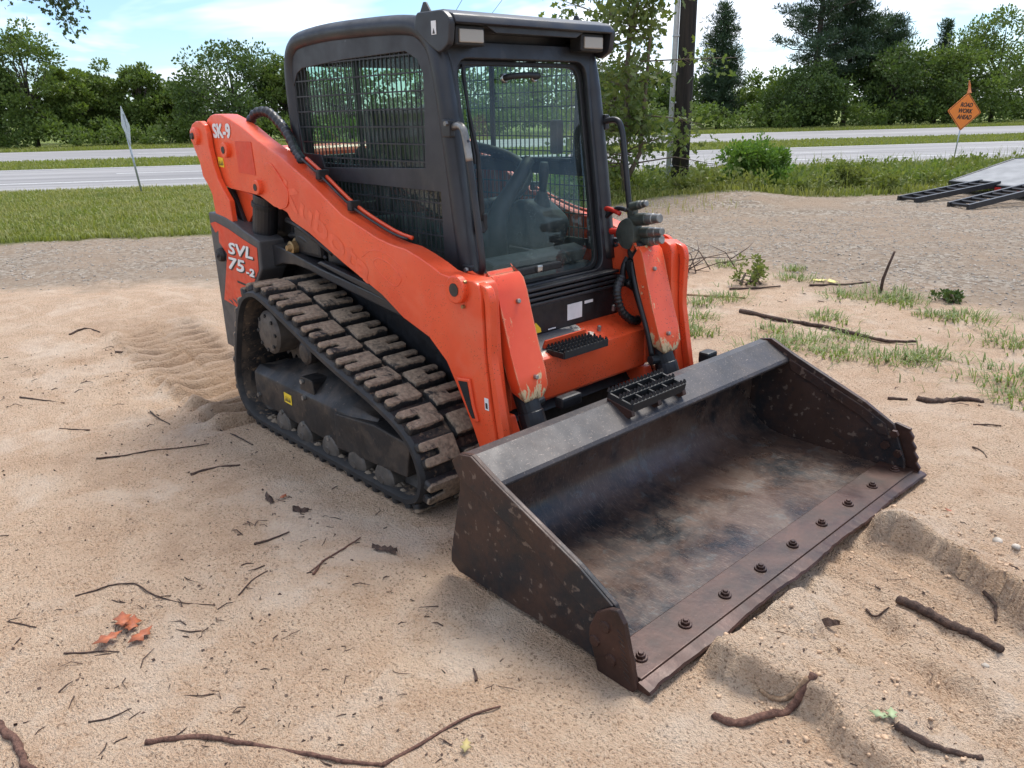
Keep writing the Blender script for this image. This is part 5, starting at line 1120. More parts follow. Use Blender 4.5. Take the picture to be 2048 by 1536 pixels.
# --- young oak beside the pole
LOBED = np.array([(0, 0, 0), (.22, .10, .01), (.30, .24, .0), (.45, .12, .02), (.62, .30, 0), (.74, .12, .01), (1.0, 0, -.04), (.74, -.12, .01), (.62, -.30, 0), (.45, -.12, .02), (.30, -.24, 0), (.22, -.10, .01)])
def sapling():
    rg = np.random.default_rng(401); x, y = -8.39, 9.17; z0 = hz(x, y); t = thing('young_oak_tree', 'young oak with loose lobed leaves between the cab and the utility pole', 'tree', (x, y, z0)); tw = []; P = []; DD = []
    rt = np.array([.687, .726, 0]); up = np.array([0, 0, 1.0]); fw = np.array([-.69, .64, 0])      # right, up and away as seen from the lot
    o = np.array([x, y, z0])
    tw.append(([tuple(o-up*.1), tuple(o+rt*-.05+up*.6), tuple(o+rt*.0+up*1.3), tuple(o-rt*.03+up*2.2), tuple(o+rt*.06+up*3.2), tuple(o+rt*.2+up*4.4)], [.075, .06, .052, .042, .03, .012]))
    tw.append(([tuple(o+up*.25), tuple(o+rt*.25+up*.75), tuple(o+rt*.30+up*1.6), tuple(o+rt*.36+up*2.6), tuple(o+rt*.42+up*3.7)], [.05, .042, .034, .026, .010]))
    br = []
    for k in range(64):
        f = rg.random(); z = .45+3.9*f; base = o+up*z+rt*(.05*rg.normal()+(.25 if k % 2 else 0)*f)
        dr = rt*(rg.normal()*.8-.25)+fw*rg.normal()*.7+up*(.25+.35*rg.normal()); dr /= np.linalg.norm(dr); L = (.55+.75*rg.random())*(1.15-.35*f)*(.55 if dr @ rt > .25 else 1.0); br.append((base, dr, L))
    for base, dr, L in [(o+up*.55, rt*.93+up*.05, 1.75), (o+up*.75, rt*.9+up*.22, 1.25), (o+up*.6, rt*-.8+up*.1, .9), (o+up*2.3+rt*.2, rt*.9+up*.05, 1.7), (o+up*2.9, rt*-.9+up*.35, 1.6), (o+up*1.4+rt*.3, rt*.95-up*.02, 1.2)]: br.append((base, dr/np.linalg.norm(dr), L))
    for base, dr, L in br:
        p1 = base+dr*L*.5+rg.normal(size=3)*.05; p2 = base+dr*L+rg.normal(size=3)*.06-up*.05*L; tw.append(([tuple(base), tuple(p1), tuple(p2)], [.016, .010, .004]))
        for j in range(5):
            g = .35+.7*rg.random(); c = base+(p2-base)*min(g, 1)+rg.normal(size=3)*.10; tw.append(([tuple(base+(p2-base)*g*.8), tuple(c)], [.005, .002]))
            m = int(11+8*rg.random()); q = c+rg.normal(size=(m, 3))*.12; P.append(q); d = (q-c); d /= np.linalg.norm(d, axis=1)[:, None]+1e-6; DD.append(d*.8+np.array([0, 0, -.15]))
    P = np.concatenate(P); DD = np.concatenate(DD); V, F = leaf_cloud(P, .135, rg, LOBED, DD)
    link('trunk', tubes_mesh(tw, 7), 'bark_sapling', t, True); link('crown', fast_mesh(V, F), 'leaf_sapling', t)
sapling()
# --- oak outside the frame on the left whose limb hangs into the top left corner
def overhang():
    rg = np.random.default_rng(411); x, y = -16.6, -2.6; z0 = hz(x, y); t = thing('oak_tree', 'oak limb with dark leaves hanging into the top left corner', 'tree', (x, y, z0)); tw = []; P = []; DD = []
    tw.append(([(x, y, -.1), (x+.1, y+.1, 1.6), (x+.2, y+.3, 3.2), (x+.3, y+.4, 5.2)], [.26, .22, .19, .10]))
    limb = [(x+.2, y+.25, 3.0), (-15.4, -1.0, 4.5), (-14.3, .45, 4.35), (-13.7, 1.1, 3.95), (-13.3, 1.45, 3.55)]
    tw.append((limb, [.12, .08, .05, .03, .012]))
    ends = [((-13.6, 1.15, 3.9), (-13.08, 1.55, 3.05)), ((-13.5, 1.3, 3.75), (-12.98, 1.66, 3.20)), ((-13.6, 1.2, 3.85), (-13.02, 1.52, 2.90)), ((-13.7, 1.05, 3.95), (-13.05, 1.62, 3.35)), ((-14.1, .6, 4.25), (-13.8, .88, 3.42)), ((-13.9, .85, 4.1), (-13.55, 1.15, 3.46))]
    for a, b in ends:
        a, b = np.array(a), np.array(b); m = (a+b)/2+rg.normal(size=3)*.05; tw.append(([tuple(a), tuple(m), tuple(b)], [.014, .009, .003]))
        L = np.linalg.norm(b-a); n = int(120*L)
        f = rg.random(n)**.7; q = a+(b-a)*f[:, None]+rg.normal(size=(n, 3))*.085; P.append(q); DD.append(rg.normal(size=(n, 3))*.7+np.array([0, 0, -.5]))
    for k in range(26):
        c = np.array([x+.3, y+.4, 5.6])+rg.normal(size=3)*np.array([1.0, 1.0, .7]); q = c+rg.normal(size=(60, 3))*.4; P.append(q); DD.append(rg.normal(size=(60, 3)))
    P = np.concatenate(P); DD = np.concatenate(DD); V, F = leaf_cloud(P, .085, rg, LOBED, DD)
    link('trunk', tubes_mesh(tw, 8), 'bark_far', t, True); link('crown', fast_mesh(V, F), 'leaf_oak_dark', t)
overhang()

# ------------------------------------------------------------------ pole, wires, signs, trailer
px_, py_ = -8.56, 11.09; pz = hz(px_, py_)
pl = thing('utility_pole', 'dark creosoted wooden utility pole with a pale conduit', 'utility pole', (px_, py_, pz))
V, F = tube_vf([(px_, py_, -.3), (px_+.02, py_, 2), (px_+.04, py_, 5), (px_+.06, py_, 9.4)], [.175, .165, .15, .12], 20); link('shaft', mesh_pd(V, F), 'pole_wood', pl, True)
cdx, cdy = px_-.165, py_-.165
link('conduit', tube([(cdx, cdy, -.2), (cdx+.03, cdy+.02, 3), (cdx+.09, cdy+.06, 8.8)], .052, 12), 'conduit_pvc', pl, True)
for z in (.5, 1.7, 2.9, 4.1): link('conduit_strap', boxm((cdx+.04, cdy+.045, z), (.15, .15, .035), Matrix.Rotation(.78, 3, 'Z'), .006), 'galvanised', pl)
link('cross_arm', boxm((px_+.06, py_, 9.0), (1.9, .10, .12), Matrix.Rotation(math.radians(54), 3, 'Z'), .008), 'pole_wood', pl)
for k, (e, lb) in enumerate((((-67.3, 49.5, 6.5), 'left of two thin overhead wires above the cab roof'), ((-66.4, 52.5, 6.6), 'right of two thin overhead wires above the cab roof'))):
    a = Vector((px_+.06-.5+k*1.0, py_-.7+k*1.4, 9.1)); b = Vector(e); P = [a.lerp(b, i/24)-Vector((0, 0, 1.0*4*(i/24)*(1-i/24)*.5)) for i in range(25)]
    tag(link('overhead_wire', tube(P, .014, 6), 'cable_black', None, True), lb, 'wire', 'overhead wires')

def diamond_sign_back():
    b = Vector((-18.04, 3.79, 0)); top = Vector((-18.13, 3.68, 1.60)); t = thing('traffic_sign', 'leaning traffic sign on a thin post seen edge-on from behind', 'sign', tuple(b)); ax = (top-b).normalized()
    link('post', tube([b-ax*.2, b+ax*1.60], .022, 10), 'galvanised', t, True)
    c = b+ax*1.48; face = Vector((-.10, -.995, 0)); view = (Vector((1.1157, -2.575, 0))-Vector((c.x, c.y, 0))).normalized()
    nrm = Matrix.Rotation(math.radians(79), 3, 'Z') @ view; rt = ax.cross(nrm).normalized(); nrm = rt.cross(ax).normalized(); r = .43
    bm = bmesh.new(); P = round_poly([(0, -r), (r, 0), (0, r), (-r, 0)], .04); A = [bm.verts.new(c+nrm*.026+rt*p[0]+ax*p[1]) for p in P]; B = [bm.verts.new(c+nrm*.031+rt*p[0]+ax*p[1]) for p in P]
    bm.faces.new(A); bm.faces.new(B[::-1])
    for i in range(len(P)): bm.faces.new((A[i], B[i], B[(i+1) % len(P)], A[(i+1) % len(P)]))
    link('plate', bm_mesh(bm), 'galvanised', t); link('brace', boxm(tuple(c+nrm*.02), (.04, .04, .5), None, .004), 'galvanised', t)
diamond_sign_back()
def work_sign():
    b = Vector((-6.70, 20.73, hz(-6.70, 20.73))); t = thing('road_work_sign', 'orange diamond sign reading ROAD WORK AHEAD with a small flag on top', 'sign', tuple(b))
    rt = Vector((.60, .80, 0)).normalized(); up = Vector((0, 0, 1)); lean = (up+rt*.07).normalized(); nrm = rt.cross(up); nrm = -nrm if nrm.dot(Vector((1, -2.6, 0))-b) < 0 else nrm
    side = lean.cross(nrm).normalized(); side = -side if side.dot(rt) < 0 else side
    c = b+lean*1.34
    M = Matrix(((side.x, lean.x, nrm.x, c.x), (side.y, lean.y, nrm.y, c.y), (side.z, lean.z, nrm.z, c.z), (0, 0, 0, 1)))
    R = .475
    def dia(r, z, th, mat, nm, rad=.04):
        me = sheet(round_poly([(0, -r), (r, .0), (0, r), (-r, 0)], rad), [], th, .001); me.transform(M @ Matrix.Translation((0, 0, z))); return link(nm, me, mat, t)
    dia(R, 0, .008, 'sign_orange', 'panel')
    rim = sheet(round_poly([(0, -R+.02), (R-.02, 0), (0, R-.02), (-R+.02, 0)], .035), [round_poly([(0, -R+.038), (R-.038, 0), (0, R-.038), (-R+.038, 0)], .03)], .002, .0005); rim.transform(M @ Matrix.Translation((0, 0, .006))); link('border', rim, 'sign_black', t)
    for w, z, wd, h in (('ROAD', .115, .33, .105), ('WORK', -.035, .38, .105), ('AHEAD', -.185, .40, .105)):
        m0 = text_mesh(w, wd, h, .002, .22); m = fat_text(m0, .008); bpy.data.meshes.remove(m0); m.transform(M @ Matrix.Translation((-wd/2+.02, z, .0065))); link('lettering', m, 'sign_black', t)
    link('post', tube([b-lean*.1, c-nrm*.02], .016, 10), 'galvanised', t, True); link('post_foot', tube([b-lean*.05, b+lean*.16], .035, 10), 'trailer_black', t, True)
    for k in range(4):
        a = k*1.571+.4; link('leg', tube([tuple(b+lean*.14), (b.x+.42*math.cos(a), b.y+.42*math.sin(a), b.z+.02)], .012, 8), 'trailer_black', t, True)
    fb = c+lean*.40-nrm*.02; link('flag_staff', tube([fb, fb+lean*.36-side*.02], .008, 8), 'galvanised', t, True)
    V, F = [], []
    for i in range(7):
        f = i/6; w = .15*(1-f)
        for j in range(4): g = j/3; V.append(fb+lean*(.06+.30*f)+side*(-.05+w*g)+nrm*(.02+.02*math.sin(f*5+g*4)))
    for i in range(6):
        for j in range(3): F.append((i*4+j, i*4+j+1, i*4+5+j, i*4+4+j))
    V2 = [v+nrm*.004 for v in V]; n = len(V); F2 = F+[tuple(x+n for x in f[::-1]) for f in F]; link('flag', mesh_pd(V+V2, F2), 'flag_orange', t, True)
work_sign()

def trailer():
    A = Vector((.43, .9, 0)).normalized(); B = Vector((A.y, -A.x, 0))       # along the trailer, to its right
    f1 = Vector((-4.49, 11.78, 0)); f2 = Vector((-3.52, 11.32, 0)); o = f1+A*1.76
    t = thing('flatbed_trailer', 'low flatbed trailer with a grey tread plate dovetail at the right edge', 'trailer', (o.x, o.y, 0))
    def loc(a, b_, z): return tuple(o+A*a+B*b_+Vector((0, 0, z)))
    def pr(nm, prof, b0, b1, mat, bev=.006):
        me = prism(prof, b0, b1, 1, bev); me.transform(Matrix(((A.x, B.x, 0, o.x), (A.y, B.y, 0, o.y), (0, 0, 1, 0), (0, 0, 0, 1)))); bm = bmesh.new(); bm.from_mesh(me); return link(nm, bm_mesh(bm), mat, t)
    pr('dovetail', [(-.04, .235), (1.35, .56), (1.35, .50), (-.04, .19)], -.55, 1.75, 'tread_plate'); pr('deck', [(1.36, .56), (7.2, .56), (7.2, .49), (1.36, .49)], -.55, 1.75, 'tread_plate')
    for b_ in (-.60, 1.76): pr('side_rail', [(-.05, .24), (1.35, .57), (7.2, .57), (7.2, .43), (1.4, .43), (-.05, .15)], b_, b_+.045, 'trailer_black')
    pr('tail_beam', [(-.10, .15), (-.10, .225), (-.045, .235), (-.045, .15)], -.60, 1.80, 'trailer_black')
    for b_ in (.42, .80): pr('tail_lamp', [(-.115, .12), (-.115, .19), (-.10, .19), (-.10, .12)], b_, b_+.12, 'red_lens', .003)
    for a in (2.6, 3.5):
        for b_ in (-.50, 1.50):
            c = Vector(loc(a, b_+.1, .30)); w = link('wheel', cylm(c-B*.11, c+B*.11, .30, 28, .03), 'rubber_black', t); link('rim', cylm(c-B*.118, c+B*.118, .17, 20, .01), 'steel_worn', t)
    pr('axle', [(2.5, .26), (2.5, .42), (3.6, .42), (3.6, .26)], -.3, 1.5, 'trailer_black')
    for k, (f, L, z1, lb) in enumerate(((f1, 1.78, .23, 'black ramp on the left of the trailer pair, lowered to the gravel'), (f2, 1.50, .245, 'black ramp nearest the right edge, lowered to the gravel'))):
        r = thing('loading_ramp', lb, 'ramp', (f.x, f.y, 0), 'trailer ramps'); e = f+A*L
        def rp(a, w, z): return f+A*(a*L)+B*w+Vector((0, 0, .03+z+a*(z1-.03)))
        for w in (-.02, .36):
            bm = bmesh.new(); vs = [rp(0, w, -.03), rp(0, w, .055), rp(1, w, .055), rp(1, w, -.03)]; ws = [v+B*.05 for v in vs]; A_ = [bm.verts.new(v) for v in vs]; B_ = [bm.verts.new(v) for v in ws]
            bm.faces.new(A_); bm.faces.new(B_[::-1])
            for i in range(4): bm.faces.new((A_[i], B_[i], B_[(i+1) % 4], A_[(i+1) % 4]))
            link('ramp_rail', bm_mesh(bm), 'trailer_black', r)
        for i in range(8): a = .03+.94*i/7; p, q = rp(a, .02, .025), rp(a, .37, .025); link('ramp_rung', tube([p, q], .026, 6), 'trailer_black', r)
trailer()

# ------------------------------------------------------------------ sticks, bark, leaves and litter on the sand
def stick(label, pts, r, mat='stick_dark', name='stick', lift=.4, knots=True, seed=0, forks=(), cat='stick', group=None, taper=.55):
    r = r*.8; rs_ = random.Random(seed+len(pts)*7); P3 = [(x, y, hz(x, y)+r*lift) for x, y in pts]; P = smooth_path(P3, 5); n = len(P)
    P = [p+Vector((rs_.gauss(0, r*.16), rs_.gauss(0, r*.16), rs_.gauss(0, r*.10))) for p in P]
    rad = [r*(1-(1-taper)*i/(n-1))*(1+(rs_.uniform(-.07, .10)+(.25 if rs_.random() < .07 else 0) if knots else 0)) for i in range(n)]
    c = P[n//2]
    if not forks: o = link(name, tube(P, rad, 8), mat, None, True); return tag(o, label, cat, group)
    t = thing(name, label, cat, (c.x, c.y, c.z), group); link('stem', tube(P, rad, 8), mat, t, True)
    for f in forks:
        Q = smooth_path([(x, y, hz(x, y)+r*lift) for x, y in f], 5); m = len(Q); link('fork', tube(Q, [r*.8*(1-.6*i/(m-1)) for i in range(m)], 8), mat, t, True)
    return t
stick('long forked reddish root lying along the bottom edge of the picture', [(-.86, -2.16), (-.77, -2.04), (-.68, -1.98), (-.5, -1.85), (-.41, -1.79), (-.34, -1.73)], .010, 'stick_red', 'root', .5, forks=[[(-.34, -1.73), (-.33, -1.63), (-.31, -1.47), (-.28, -1.36)]], cat='root', seed=1)
stick('thick dark red root in the bottom left corner', [(-1.26, -2.46), (-1.23, -2.44), (-1.11, -2.42), (-.99, -2.42), (-.93, -2.40)], .016, 'stick_red', 'root', .4, cat='root', seed=2)
stick('thin dark wavy twig above the orange oak leaves', [(-1.76, -2.09), (-1.75, -2.03), (-1.72, -1.97), (-1.67, -1.91), (-1.58, -1.89), (-1.51, -1.86), (-1.44, -1.82), (-1.36, -1.75)], .0042, 'stick_dark', 'twig', .8, cat='twig', seed=3)
stick('straight thin dark twig left of the near track', [(-3.0, -1.65), (-2.95, -1.53), (-2.9, -1.42), (-2.82, -1.3), (-2.75, -1.17)], .006, 'stick_dark', 'twig', .8, cat='twig', seed=4)
stick('small forked brown twig on the sand in front of the near track', [(-1.26, -1.41), (-1.29, -1.37), (-1.31, -1.33), (-1.32, -1.24), (-1.36, -1.14)], .0062, 'stick_red', 'twig', .8, forks=[[(-1.31, -1.33), (-1.30, -1.37), (-1.29, -1.41)]], cat='twig', seed=5)
stick('long brown branch lying in the grass behind the bucket', [(-2.23, 3.09), (-1.84, 3.02), (-1.52, 3.04), (-1.19, 3.0), (-1.02, 3.02), (-.84, 3.1)], .022, 'stick_dark', 'branch', .9, cat='branch', seed=6)
stick('thick dark bark covered stick on the scraped sand at the right', [(.3, -.01), (.36, -.02), (.42, -.02), (.49, -.03), (.55, -.03), (.64, -.05)], .020, 'stick_dark', 'stick', .7, seed=7, taper=.8)
stick('bent reddish root below the sand mound by the bucket edge', [(.17, -.96), (.23, -.94), (.28, -.84), (.31, -.78), (.34, -.72)], .013, 'stick_red', 'root', .8, cat='root', seed=8, taper=1.1)
stick('short pale root joining the bent reddish root by the mound', [(.22, -.79), (.26, -.77), (.3, -.75), (.33, -.73)], .009, 'stick_tan', 'root', .8, cat='root', seed=9, taper=1.2)
stick('dark rotten log half buried right of the bucket', [(-.42, 2.02), (-.35, 2.06), (-.29, 2.13), (-.22, 2.18), (-.13, 2.21)], .026, 'stick_dark', 'log', .3, cat='log', seed=10)
stick('short dark stub left of the rotten log', [(-.55, 1.94), (-.50, 1.97), (-.46, 1.99)], .014, 'stick_dark', 'stick', .4, seed=11)
stick('tiny dark twig near the left edge beside the oak leaves', [(-1.77, -2.3), (-1.72, -2.27), (-1.66, -2.24)], .004, 'stick_dark', 'twig', .8, cat='twig', seed=12)
stick('thin dark twig just below the orange oak leaves', [(-1.45, -2.21), (-1.41, -2.16), (-1.37, -2.12), (-1.32, -2.08)], .0045, 'stick_dark', 'twig', .8, cat='twig', seed=13)
stick('short dark stick left of the forked brown twig', [(-1.61, -1.47), (-1.61, -1.4), (-1.61, -1.32)], .0062, 'stick_dark', 'twig', .8, cat='twig', seed=14)
stick('brown root running out of the bottom right corner', [(.56, -.70), (.62, -.69), (.68, -.67), (.76, -.64)], .014, 'stick_dark', 'root', .5, cat='root', seed=15)
stick('thin dark twig leaning towards the rear of the near track', [(-3.12, -.99), (-2.95, -1.02), (-2.77, -1.02), (-2.58, -1.01)], .006, 'stick_dark', 'twig', 1.0, cat='twig', seed=16)
stick('pale bleached stick right of the far arm', [(-3.06, 3.3), (-2.74, 3.42), (-2.47, 3.56)], .014, 'stick_tan', 'stick', .8, seed=17)
stick('dark strip of bark left of the near track', [(-2.45, -1.39), (-2.44, -1.28), (-2.38, -1.17)], .010, 'stick_dark', 'bark_strip', .3, cat='bark', seed=18)
stick('pair of thin twigs left of the bucket heel, upper one', [(-1.35, -1.66), (-1.39, -1.59), (-1.4, -1.52)], .004, 'stick_dark', 'twig', .8, cat='twig', seed=19)
stick('faint thin twig in the lower left sand', [(-1.05, -2.25), (-1.03, -2.2), (-1.03, -2.14)], .0035, 'stick_dark', 'twig', .8, cat='twig', seed=20)
stick('dark crooked stick on the sand by the gravel at the left', [(-5.81, -1.02), (-5.85, -.89), (-5.67, -.83)], .011, 'stick_dark', 'stick', .8, seed=21)
stick('small dark stick behind the rear of the near track', [(-3.45, -1.22), (-3.33, -1.22), (-3.21, -1.2)], .006, 'stick_dark', 'stick', .8, seed=22)
stick('dark stick on the pale sand at the left edge', [(-3.46, -1.55), (-3.55, -1.60), (-3.63, -1.66)], .0055, 'stick_dark', 'stick', .8, seed=23)
stick('long thin dark twig at the left edge behind the tread marks', [(-4.37, -1.69), (-4.2, -1.62), (-4.06, -1.52)], .007, 'stick_dark', 'twig', .8, cat='twig', seed=24)
stick('dark stick lying left of the yellow scrap', [(-2.79, 3.82), (-2.65, 4.0), (-2.5, 4.22)], .014, 'stick_dark', 'stick', .9, seed=25)
stick('dark stick lying right of the yellow scrap', [(-2.3, 4.4), (-2.1, 4.7), (-1.98, 4.97)], .013, 'stick_dark', 'stick', .9, seed=26)
stick('thin curled twig right of the bucket corner', [(.04, 1.52), (.09, 1.49), (.13, 1.44)], .006, 'stick_dark', 'twig', .8, cat='twig', seed=27)
stick('thin dark twig right of the rotten log', [(-.06, 1.83), (.0, 1.86), (.06, 1.87)], .006, 'stick_dark', 'twig', .8, cat='twig', seed=28)
stick('small upright-lying chip of wood left of the bucket corner', [(-.41, -1.34), (-.44, -1.32), (-.46, -1.31)], .006, 'stick_dark', 'wood_chip', .6, cat='chip', seed=29)
stick('short twig between the mound and the dark stick', [(.24, -.12), (.28, -.14), (.31, -.11)], .005, 'stick_dark', 'twig', .8, cat='twig', seed=30)
stick('dark root poking from the bank at the right edge', [(.50, .21), (.55, .17), (.57, .12)], .009, 'stick_dark', 'root', 1.4, cat='root', seed=31)
stick('thin stick on the sand behind the tread marks', [(-4.9, -.95), (-4.75, -.85), (-4.55, -.82)], .009, 'stick_dark', 'stick', .8, seed=32)
# stick standing upright at the gravel edge
zu = hz(-1.71, 4.55); up = thing('upright_stick', 'bare stick standing upright in the grass at the gravel edge', 'stick', (-1.71, 4.55, zu))
link('stem', tube([(-1.71, 4.55, zu-.05), (-1.705, 4.56, zu+.12), (-1.685, 4.585, zu+.24), (-1.66, 4.62, zu+.37)], [.016, .014, .012, .010], 8), 'stick_dark', up, True)
# heap of bare twigs beyond the far arm
th = thing('twig_heap', 'heap of bare tangled twigs beside the far loader arm', 'twigs', (-3.6, 4.3, hz(-3.6, 4.3))); rt_ = random.Random(8)
for k in range(26):
    x, y = -3.62+rt_.gauss(0, .22), 4.30+rt_.gauss(0, .22); a = rt_.uniform(0, 6.28); L = rt_.uniform(.25, .65); z = hz(x, y); e = rt_.uniform(.02, .28)
    link('twig', tube([(x, y, z+.01), (x+L*.5*math.cos(a), y+L*.5*math.sin(a), z+e*.6+.03), (x+L*math.cos(a+.3), y+L*math.sin(a+.3), z+e)], [.006, .0045, .002], 6), 'stick_dark', th, True)

def bark_piece(label, x, y, L, W, seed):
    b = bmesh.new(); rr = random.Random(seed); z = hz(x, y); a = rr.uniform(0, 3.1); n = 9; A, B = [], []
    for i in range(n):
        f = i/(n-1); w = W*(.35+.65*math.sin(math.pi*min(.95, max(.08, f))))*rr.uniform(.7, 1.2)
        for sgn, ls in ((1, A), (-1, B)): ls.append(b.verts.new((L*(f-.5), sgn*w, .006+.008*rr.random())))
    top = [b.verts.new((L*(i/(n-1)-.5), rr.uniform(-.2, .2)*W, .012+.016*rr.random())) for i in range(n)]
    for i in range(n-1): b.faces.new((A[i], A[i+1], top[i+1], top[i])); b.faces.new((top[i], top[i+1], B[i+1], B[i]))
    for l in (A, B):
        for v in l: v.co.z -= .008
    me = bm_mesh(b); me.transform(Matrix.Translation((x, y, z+.002)) @ Matrix.Rotation(a, 4, 'Z')); return tag(link('bark_piece', me, 'stick_dark'), label, 'bark')
bark_piece('dark bark piece on the sand left of the bucket heel', -1.2, -1.13, .11, .016, 1); bark_piece('small dark bark flake nearest the front of the near track', -1.94, -1.24, .09, .015, 2)
bark_piece('dark bark flake between the track and the forked twig', -1.73, -1.2, .07, .012, 3); bark_piece('dark bark clod beside the sand mound', .18, -.31, .10, .020, 4)
def oak_leaf(label, x, y, s, mat, seed, n=1, name='oak_leaf', cat='leaf', group=None):
    rg = np.random.default_rng(seed); parts = []
    for k in range(n):
        a = rg.random()*6.28; ca, sa = math.cos(a), math.sin(a); b = LOBED.copy(); b[:, 2] += .30*(b[:, 0]-.5)**2+.35*b[:, 1]**2*np.sign(rg.normal()); R = np.array([[ca, -sa, 0], [sa, ca, 0], [0, 0, 1]]); q = (b*s*(.8+.4*rg.random()))@R.T+np.array([x+rg.normal()*.02*(n > 1), y+rg.normal()*.02*(n > 1), hz(x, y)+.008+.006*k])
        parts.append((q, np.arange(12).reshape(1, 12)))
    V, F = merge(parts); me = fast_mesh(V, F); b = bmesh.new(); b.from_mesh(me); bmesh.ops.triangulate(b, faces=b.faces[:]); r = bmesh.ops.extrude_face_region(b, geom=b.faces[:]); bmesh.ops.translate(b, verts=[v for v in r['geom'] if isinstance(v, bmesh.types.BMVert)], vec=(0, 0, .0012)); return tag(link(name, bm_mesh(b), mat), label, cat, group)
oak_leaf('curled cluster of orange-brown oak leaves on the lower left sand', -1.395, -2.03, .105, 'dry_leaf', 1, 4); oak_leaf('single orange-brown oak leaf right of the curled leaf cluster', -1.365, -1.955, .10, 'dry_leaf', 5)
oak_leaf('pale green leaf fragment near the bottom right corner', .55, -.71, .06, 'green_leaf', 6, 2); oak_leaf('yellow plastic scrap on the dirt at the gravel edge', -2.28, 4.77, .16, 'yellow_scrap', 7, 2, 'plastic_scrap', 'scrap')
oak_leaf('small brown leaf on the sand below the near track', -1.90, -1.21, .055, 'dry_leaf', 8); oak_leaf('small yellowish leaf beside the long root at the bottom', -.24, -1.52, .05, 'tan_leaf', 9); oak_leaf('reddish leaf scrap on the bank right of the bucket', .22, .62, .05, 'dry_leaf', 10)
def pebble(label, x, y, r, seed, mat='stone'):
    b = bmesh.new(); bmesh.ops.create_icosphere(b, subdivisions=2, radius=r); rr = random.Random(seed)
    for v in b.verts: v.co *= 1+rr.uniform(-.16, .16); v.co.z *= .65
    me = bm_mesh(b); me.transform(Matrix.Translation((x, y, hz(x, y)+r*.3))); return tag(link('pebble', me, mat, None, True), label, 'stone', 'pale pebbles on the bank')
pebble('larger pale pebble on the bank near the right edge', .45, .48, .018, 1); pebble('smaller pale pebble right of the larger one on the bank', .52, .44, .015, 2); pebble('grey pebble below the dark bark covered stick', .62, -.13, .011, 3)

# --- sparse grass on the sand at the right
TUFTS = [(-2.57, 3.47, 1), (-2.65, 3.14, .8), (-2.27, 2.38, .8), (-2.56, 4.62, 1), (-3.5, 4.85, .9), (-2.81, 5.08, .7), (-1.59, 4.47, 1.5), (-1.24, 2.95, .8), (-1.64, 3.37, 1), (-1.13, 2.56, 1.0), (-.84, 2.67, 1.1), (-.67, 2.9, .8), (-.85, 4.09, 1.3), (-.36, 3.59, 1.3), (-.15, 2.76, 1.4), (-.01, 2.4, 1.0), (-1.51, 2.37, 1.3), (-1.39, 2.64, 1.0), (-2.11, 2.34, .8), (-.72, 2.78, .7), (-1.45, 4.3, 1.2), (-1.9, 4.2, .9), (-1.05, 4.0, .8), (-2.9, 3.0, .8), (-2.4, 2.75, .7), (.15, 3.1, 1.4), (.2, 2.7, 1.0), (-1.7, 2.75, .8), (-.4, 4.4, .8)]
def tufts():
    rg = np.random.default_rng(501); parts = []
    for x, y, k in TUFTS:
        n = int(125*k); q = np.stack([x+rg.normal(size=n)*.095*k, y+rg.normal(size=n)*.095*k], 1); a = np.arctan2(q[:, 1]-y, q[:, 0]-x)+rg.normal(size=n)*.7; P = np.stack([q[:, 0], q[:, 1], height(q[:, 0], q[:, 1])], 1)
        parts.append(blades(P, .052*(.7+.4*k), rg, .0042, 1.4, 2, np.stack([np.cos(a), np.sin(a), np.zeros(n)], 1)))
    n = 420; q = np.stack([-3+3.3*rg.random(n), 2.2+2.6*rg.random(n)], 1); P = np.stack([q[:, 0], q[:, 1], height(q[:, 0], q[:, 1])], 1); m = vnoise(q[:, 0], q[:, 1], 71, 1.6) > .02; parts.append(blades(P[m], .05, rg, .0036, 1.3))
    V, F = merge(parts); kind(link('sparse_grass', fast_mesh(V, F), 'tuft_blade'), 'stuff', 'sparse grass tufts growing on the sand behind the bucket')
tufts()
bush('thin leafy weed with dry stems right of the far arm', -2.77, 4.14, .30, .20, 305, 'weed_leaf', .035, 16, 30, 'weed_plant')
bush('dark leafy weed on the gravel beside the upright stick', -1.16, 4.62, .10, .14, 306, 'leaf_dark_far', .03, 12, 40, 'weed_plant')

# --- loose stones, clods, twig litter: nobody could count these
def low_poly_scatter(P, r, rg, squash=.6, mat='stone', name='gravel', label=''):
    n = len(P); b = np.array([(1, 0, -.1), (.31, .95, .05), (-.81, .59, -.05), (-.81, -.59, .08), (.31, -.95, 0), (.1, .05, .85), (0, 0, -.7)]); R = rand_rot(n, rg)
    bb = b[None]*(1+.5*(rg.random((n, 7, 1))-.5)); V = np.einsum('nij,nkj->nki', R, bb)*r[:, None, None]; V[:, :, 2] *= squash; V += P[:, None, :]
    f = np.array([(i, (i+1) % 5, 5) for i in range(5)]+[((i+1) % 5, i, 6) for i in range(5)]); F = (np.arange(n)[:, None, None]*7+f[None]).reshape(-1, 3)
    return kind(link(name, fast_mesh(V.reshape(-1, 3), F), mat), 'stuff', label)
rg = np.random.default_rng(601)
P1, s_, t_ = scatter_st(9500, 5.7, 11.0, -9, 4.5, rg); keep = (s_ > 5.9+.8*rg.random(len(s_))) & (s_ < 9.5+1.7*np.clip((t_+4)/7, 0, 1)); P1 = P1[keep]
n = 9000; q = np.stack([-4.5+5.5*rg.random(n), 3.9+8*rg.random(n)**1.3], 1); m = (q[:, 1]+.12*q[:, 0] > 4.3+.5*rg.random(n)) & (-.814*q[:, 0]+.581*q[:, 1] < 11.2); q = q[m]; P2 = np.stack([q[:, 0], q[:, 1], height(q[:, 0], q[:, 1])], 1)
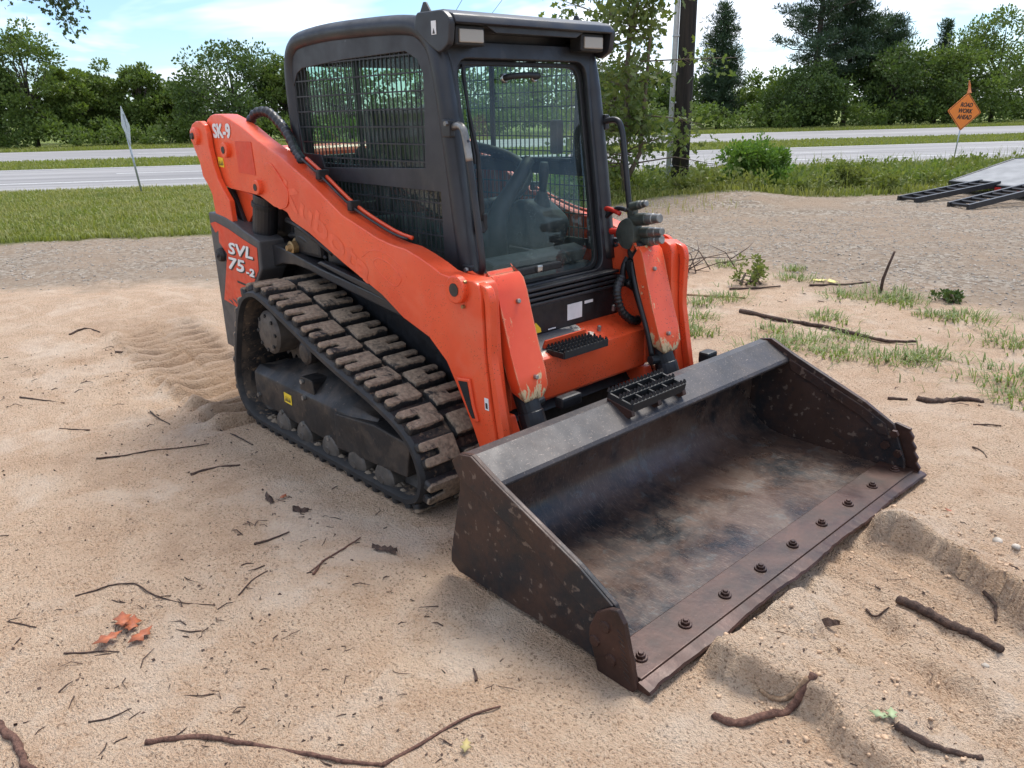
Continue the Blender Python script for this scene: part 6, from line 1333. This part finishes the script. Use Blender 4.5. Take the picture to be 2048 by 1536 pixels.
P = np.concatenate([P1, P2]); P[:, 2] += .002; low_poly_scatter(P, .007+.014*rg.random(len(P))**2.5, rg, .6, 'stone', 'gravel', 'loose pale gravel strewn over the lot')
n = 600; u = rg.random(n); q = np.where((u < .55)[:, None], np.stack([.0+.75*rg.random(n), -.95+.65*rg.random(n)], 1), np.stack([-.02+.75*rg.random(n), .15+.5*rg.random(n)], 1)); P = np.stack([q[:, 0], q[:, 1], height(q[:, 0], q[:, 1])+.002], 1)
low_poly_scatter(P, .002+.010*rg.random(n)**4, rg, .7, 'clod', 'sand_clods', 'small crumbled sand clods around the mound and bank')
def litter():
    rg = np.random.default_rng(611); V, F = [], []
    def add(x, y, L, r):
        a = rg.random()*6.283; z = float(height(np.array([x]), np.array([y]))[0])+r*.6; p0 = (x, y, z); p1 = (x+L*.5*math.cos(a), y+L*.5*math.sin(a), z+.15*L*rg.random()); p2 = (x+L*math.cos(a+.4*rg.normal()), y+L*math.sin(a+.4*rg.normal()), z)
        v, f = tube_vf([p0, p1, p2], [r, r*.9, r*.4], 4); o = len(V); V.extend(v); F.extend([tuple(i+o for i in q) for q in f])
    for k in range(620):
        x, y = (-5.5+5.3*rg.random(), -2.6+1.7*rg.random()) if k % 3 else (-1.9+1.8*rg.random(), -2.5+1.4*rg.random())
        if k > 470: x, y = -3.2+3.4*rg.random(), 2.0+2.9*rg.random()
        if k > 590: x, y = .0+.8*rg.random(), -.9+1.8*rg.random()
        if vnoise(np.array([x]), np.array([y]), 83, 1.7)[0] < -.02 and k < 590: continue
        d = math.hypot(x-1.1, y+2.57); add(x, y, (.010+.055*rg.random()**2.5)*(1+.08*d), (.0008+.0011*rg.random())*(1+.18*d))
    kind(link('twig_litter', mesh_pd(V, F), 'stick_dark'), 'stuff', 'small broken twigs and needles scattered over the sand')
    n = 2600; q = np.stack([-5.5+5.6*rg.random(n), -2.6+1.75*rg.random(n)], 1); q[:400] = np.stack([.0+.9*rg.random(400), -.95+2.2*rg.random(400)], 1); q[400:900] = np.stack([-3+3.4*rg.random(500), 1.2+3.6*rg.random(500)], 1)
    m = fbm(q[:, 0], q[:, 1], 81, 1.4, 3) > -.10; q = q[m]; P = np.stack([q[:, 0], q[:, 1], height(q[:, 0], q[:, 1])+.001], 1)
    V, F = leaf_cloud(P, .010, rg, QUAD*np.array([1, 1.3, 1]), np.stack([rg.normal(size=len(P)), rg.normal(size=len(P)), .15*rg.normal(size=len(P))], 1), .8, .7)
    kind(link('leaf_litter', fast_mesh(V, F), 'stick_dark'), 'stuff', 'dark crumbs of leaf and bark on the sand')
litter()
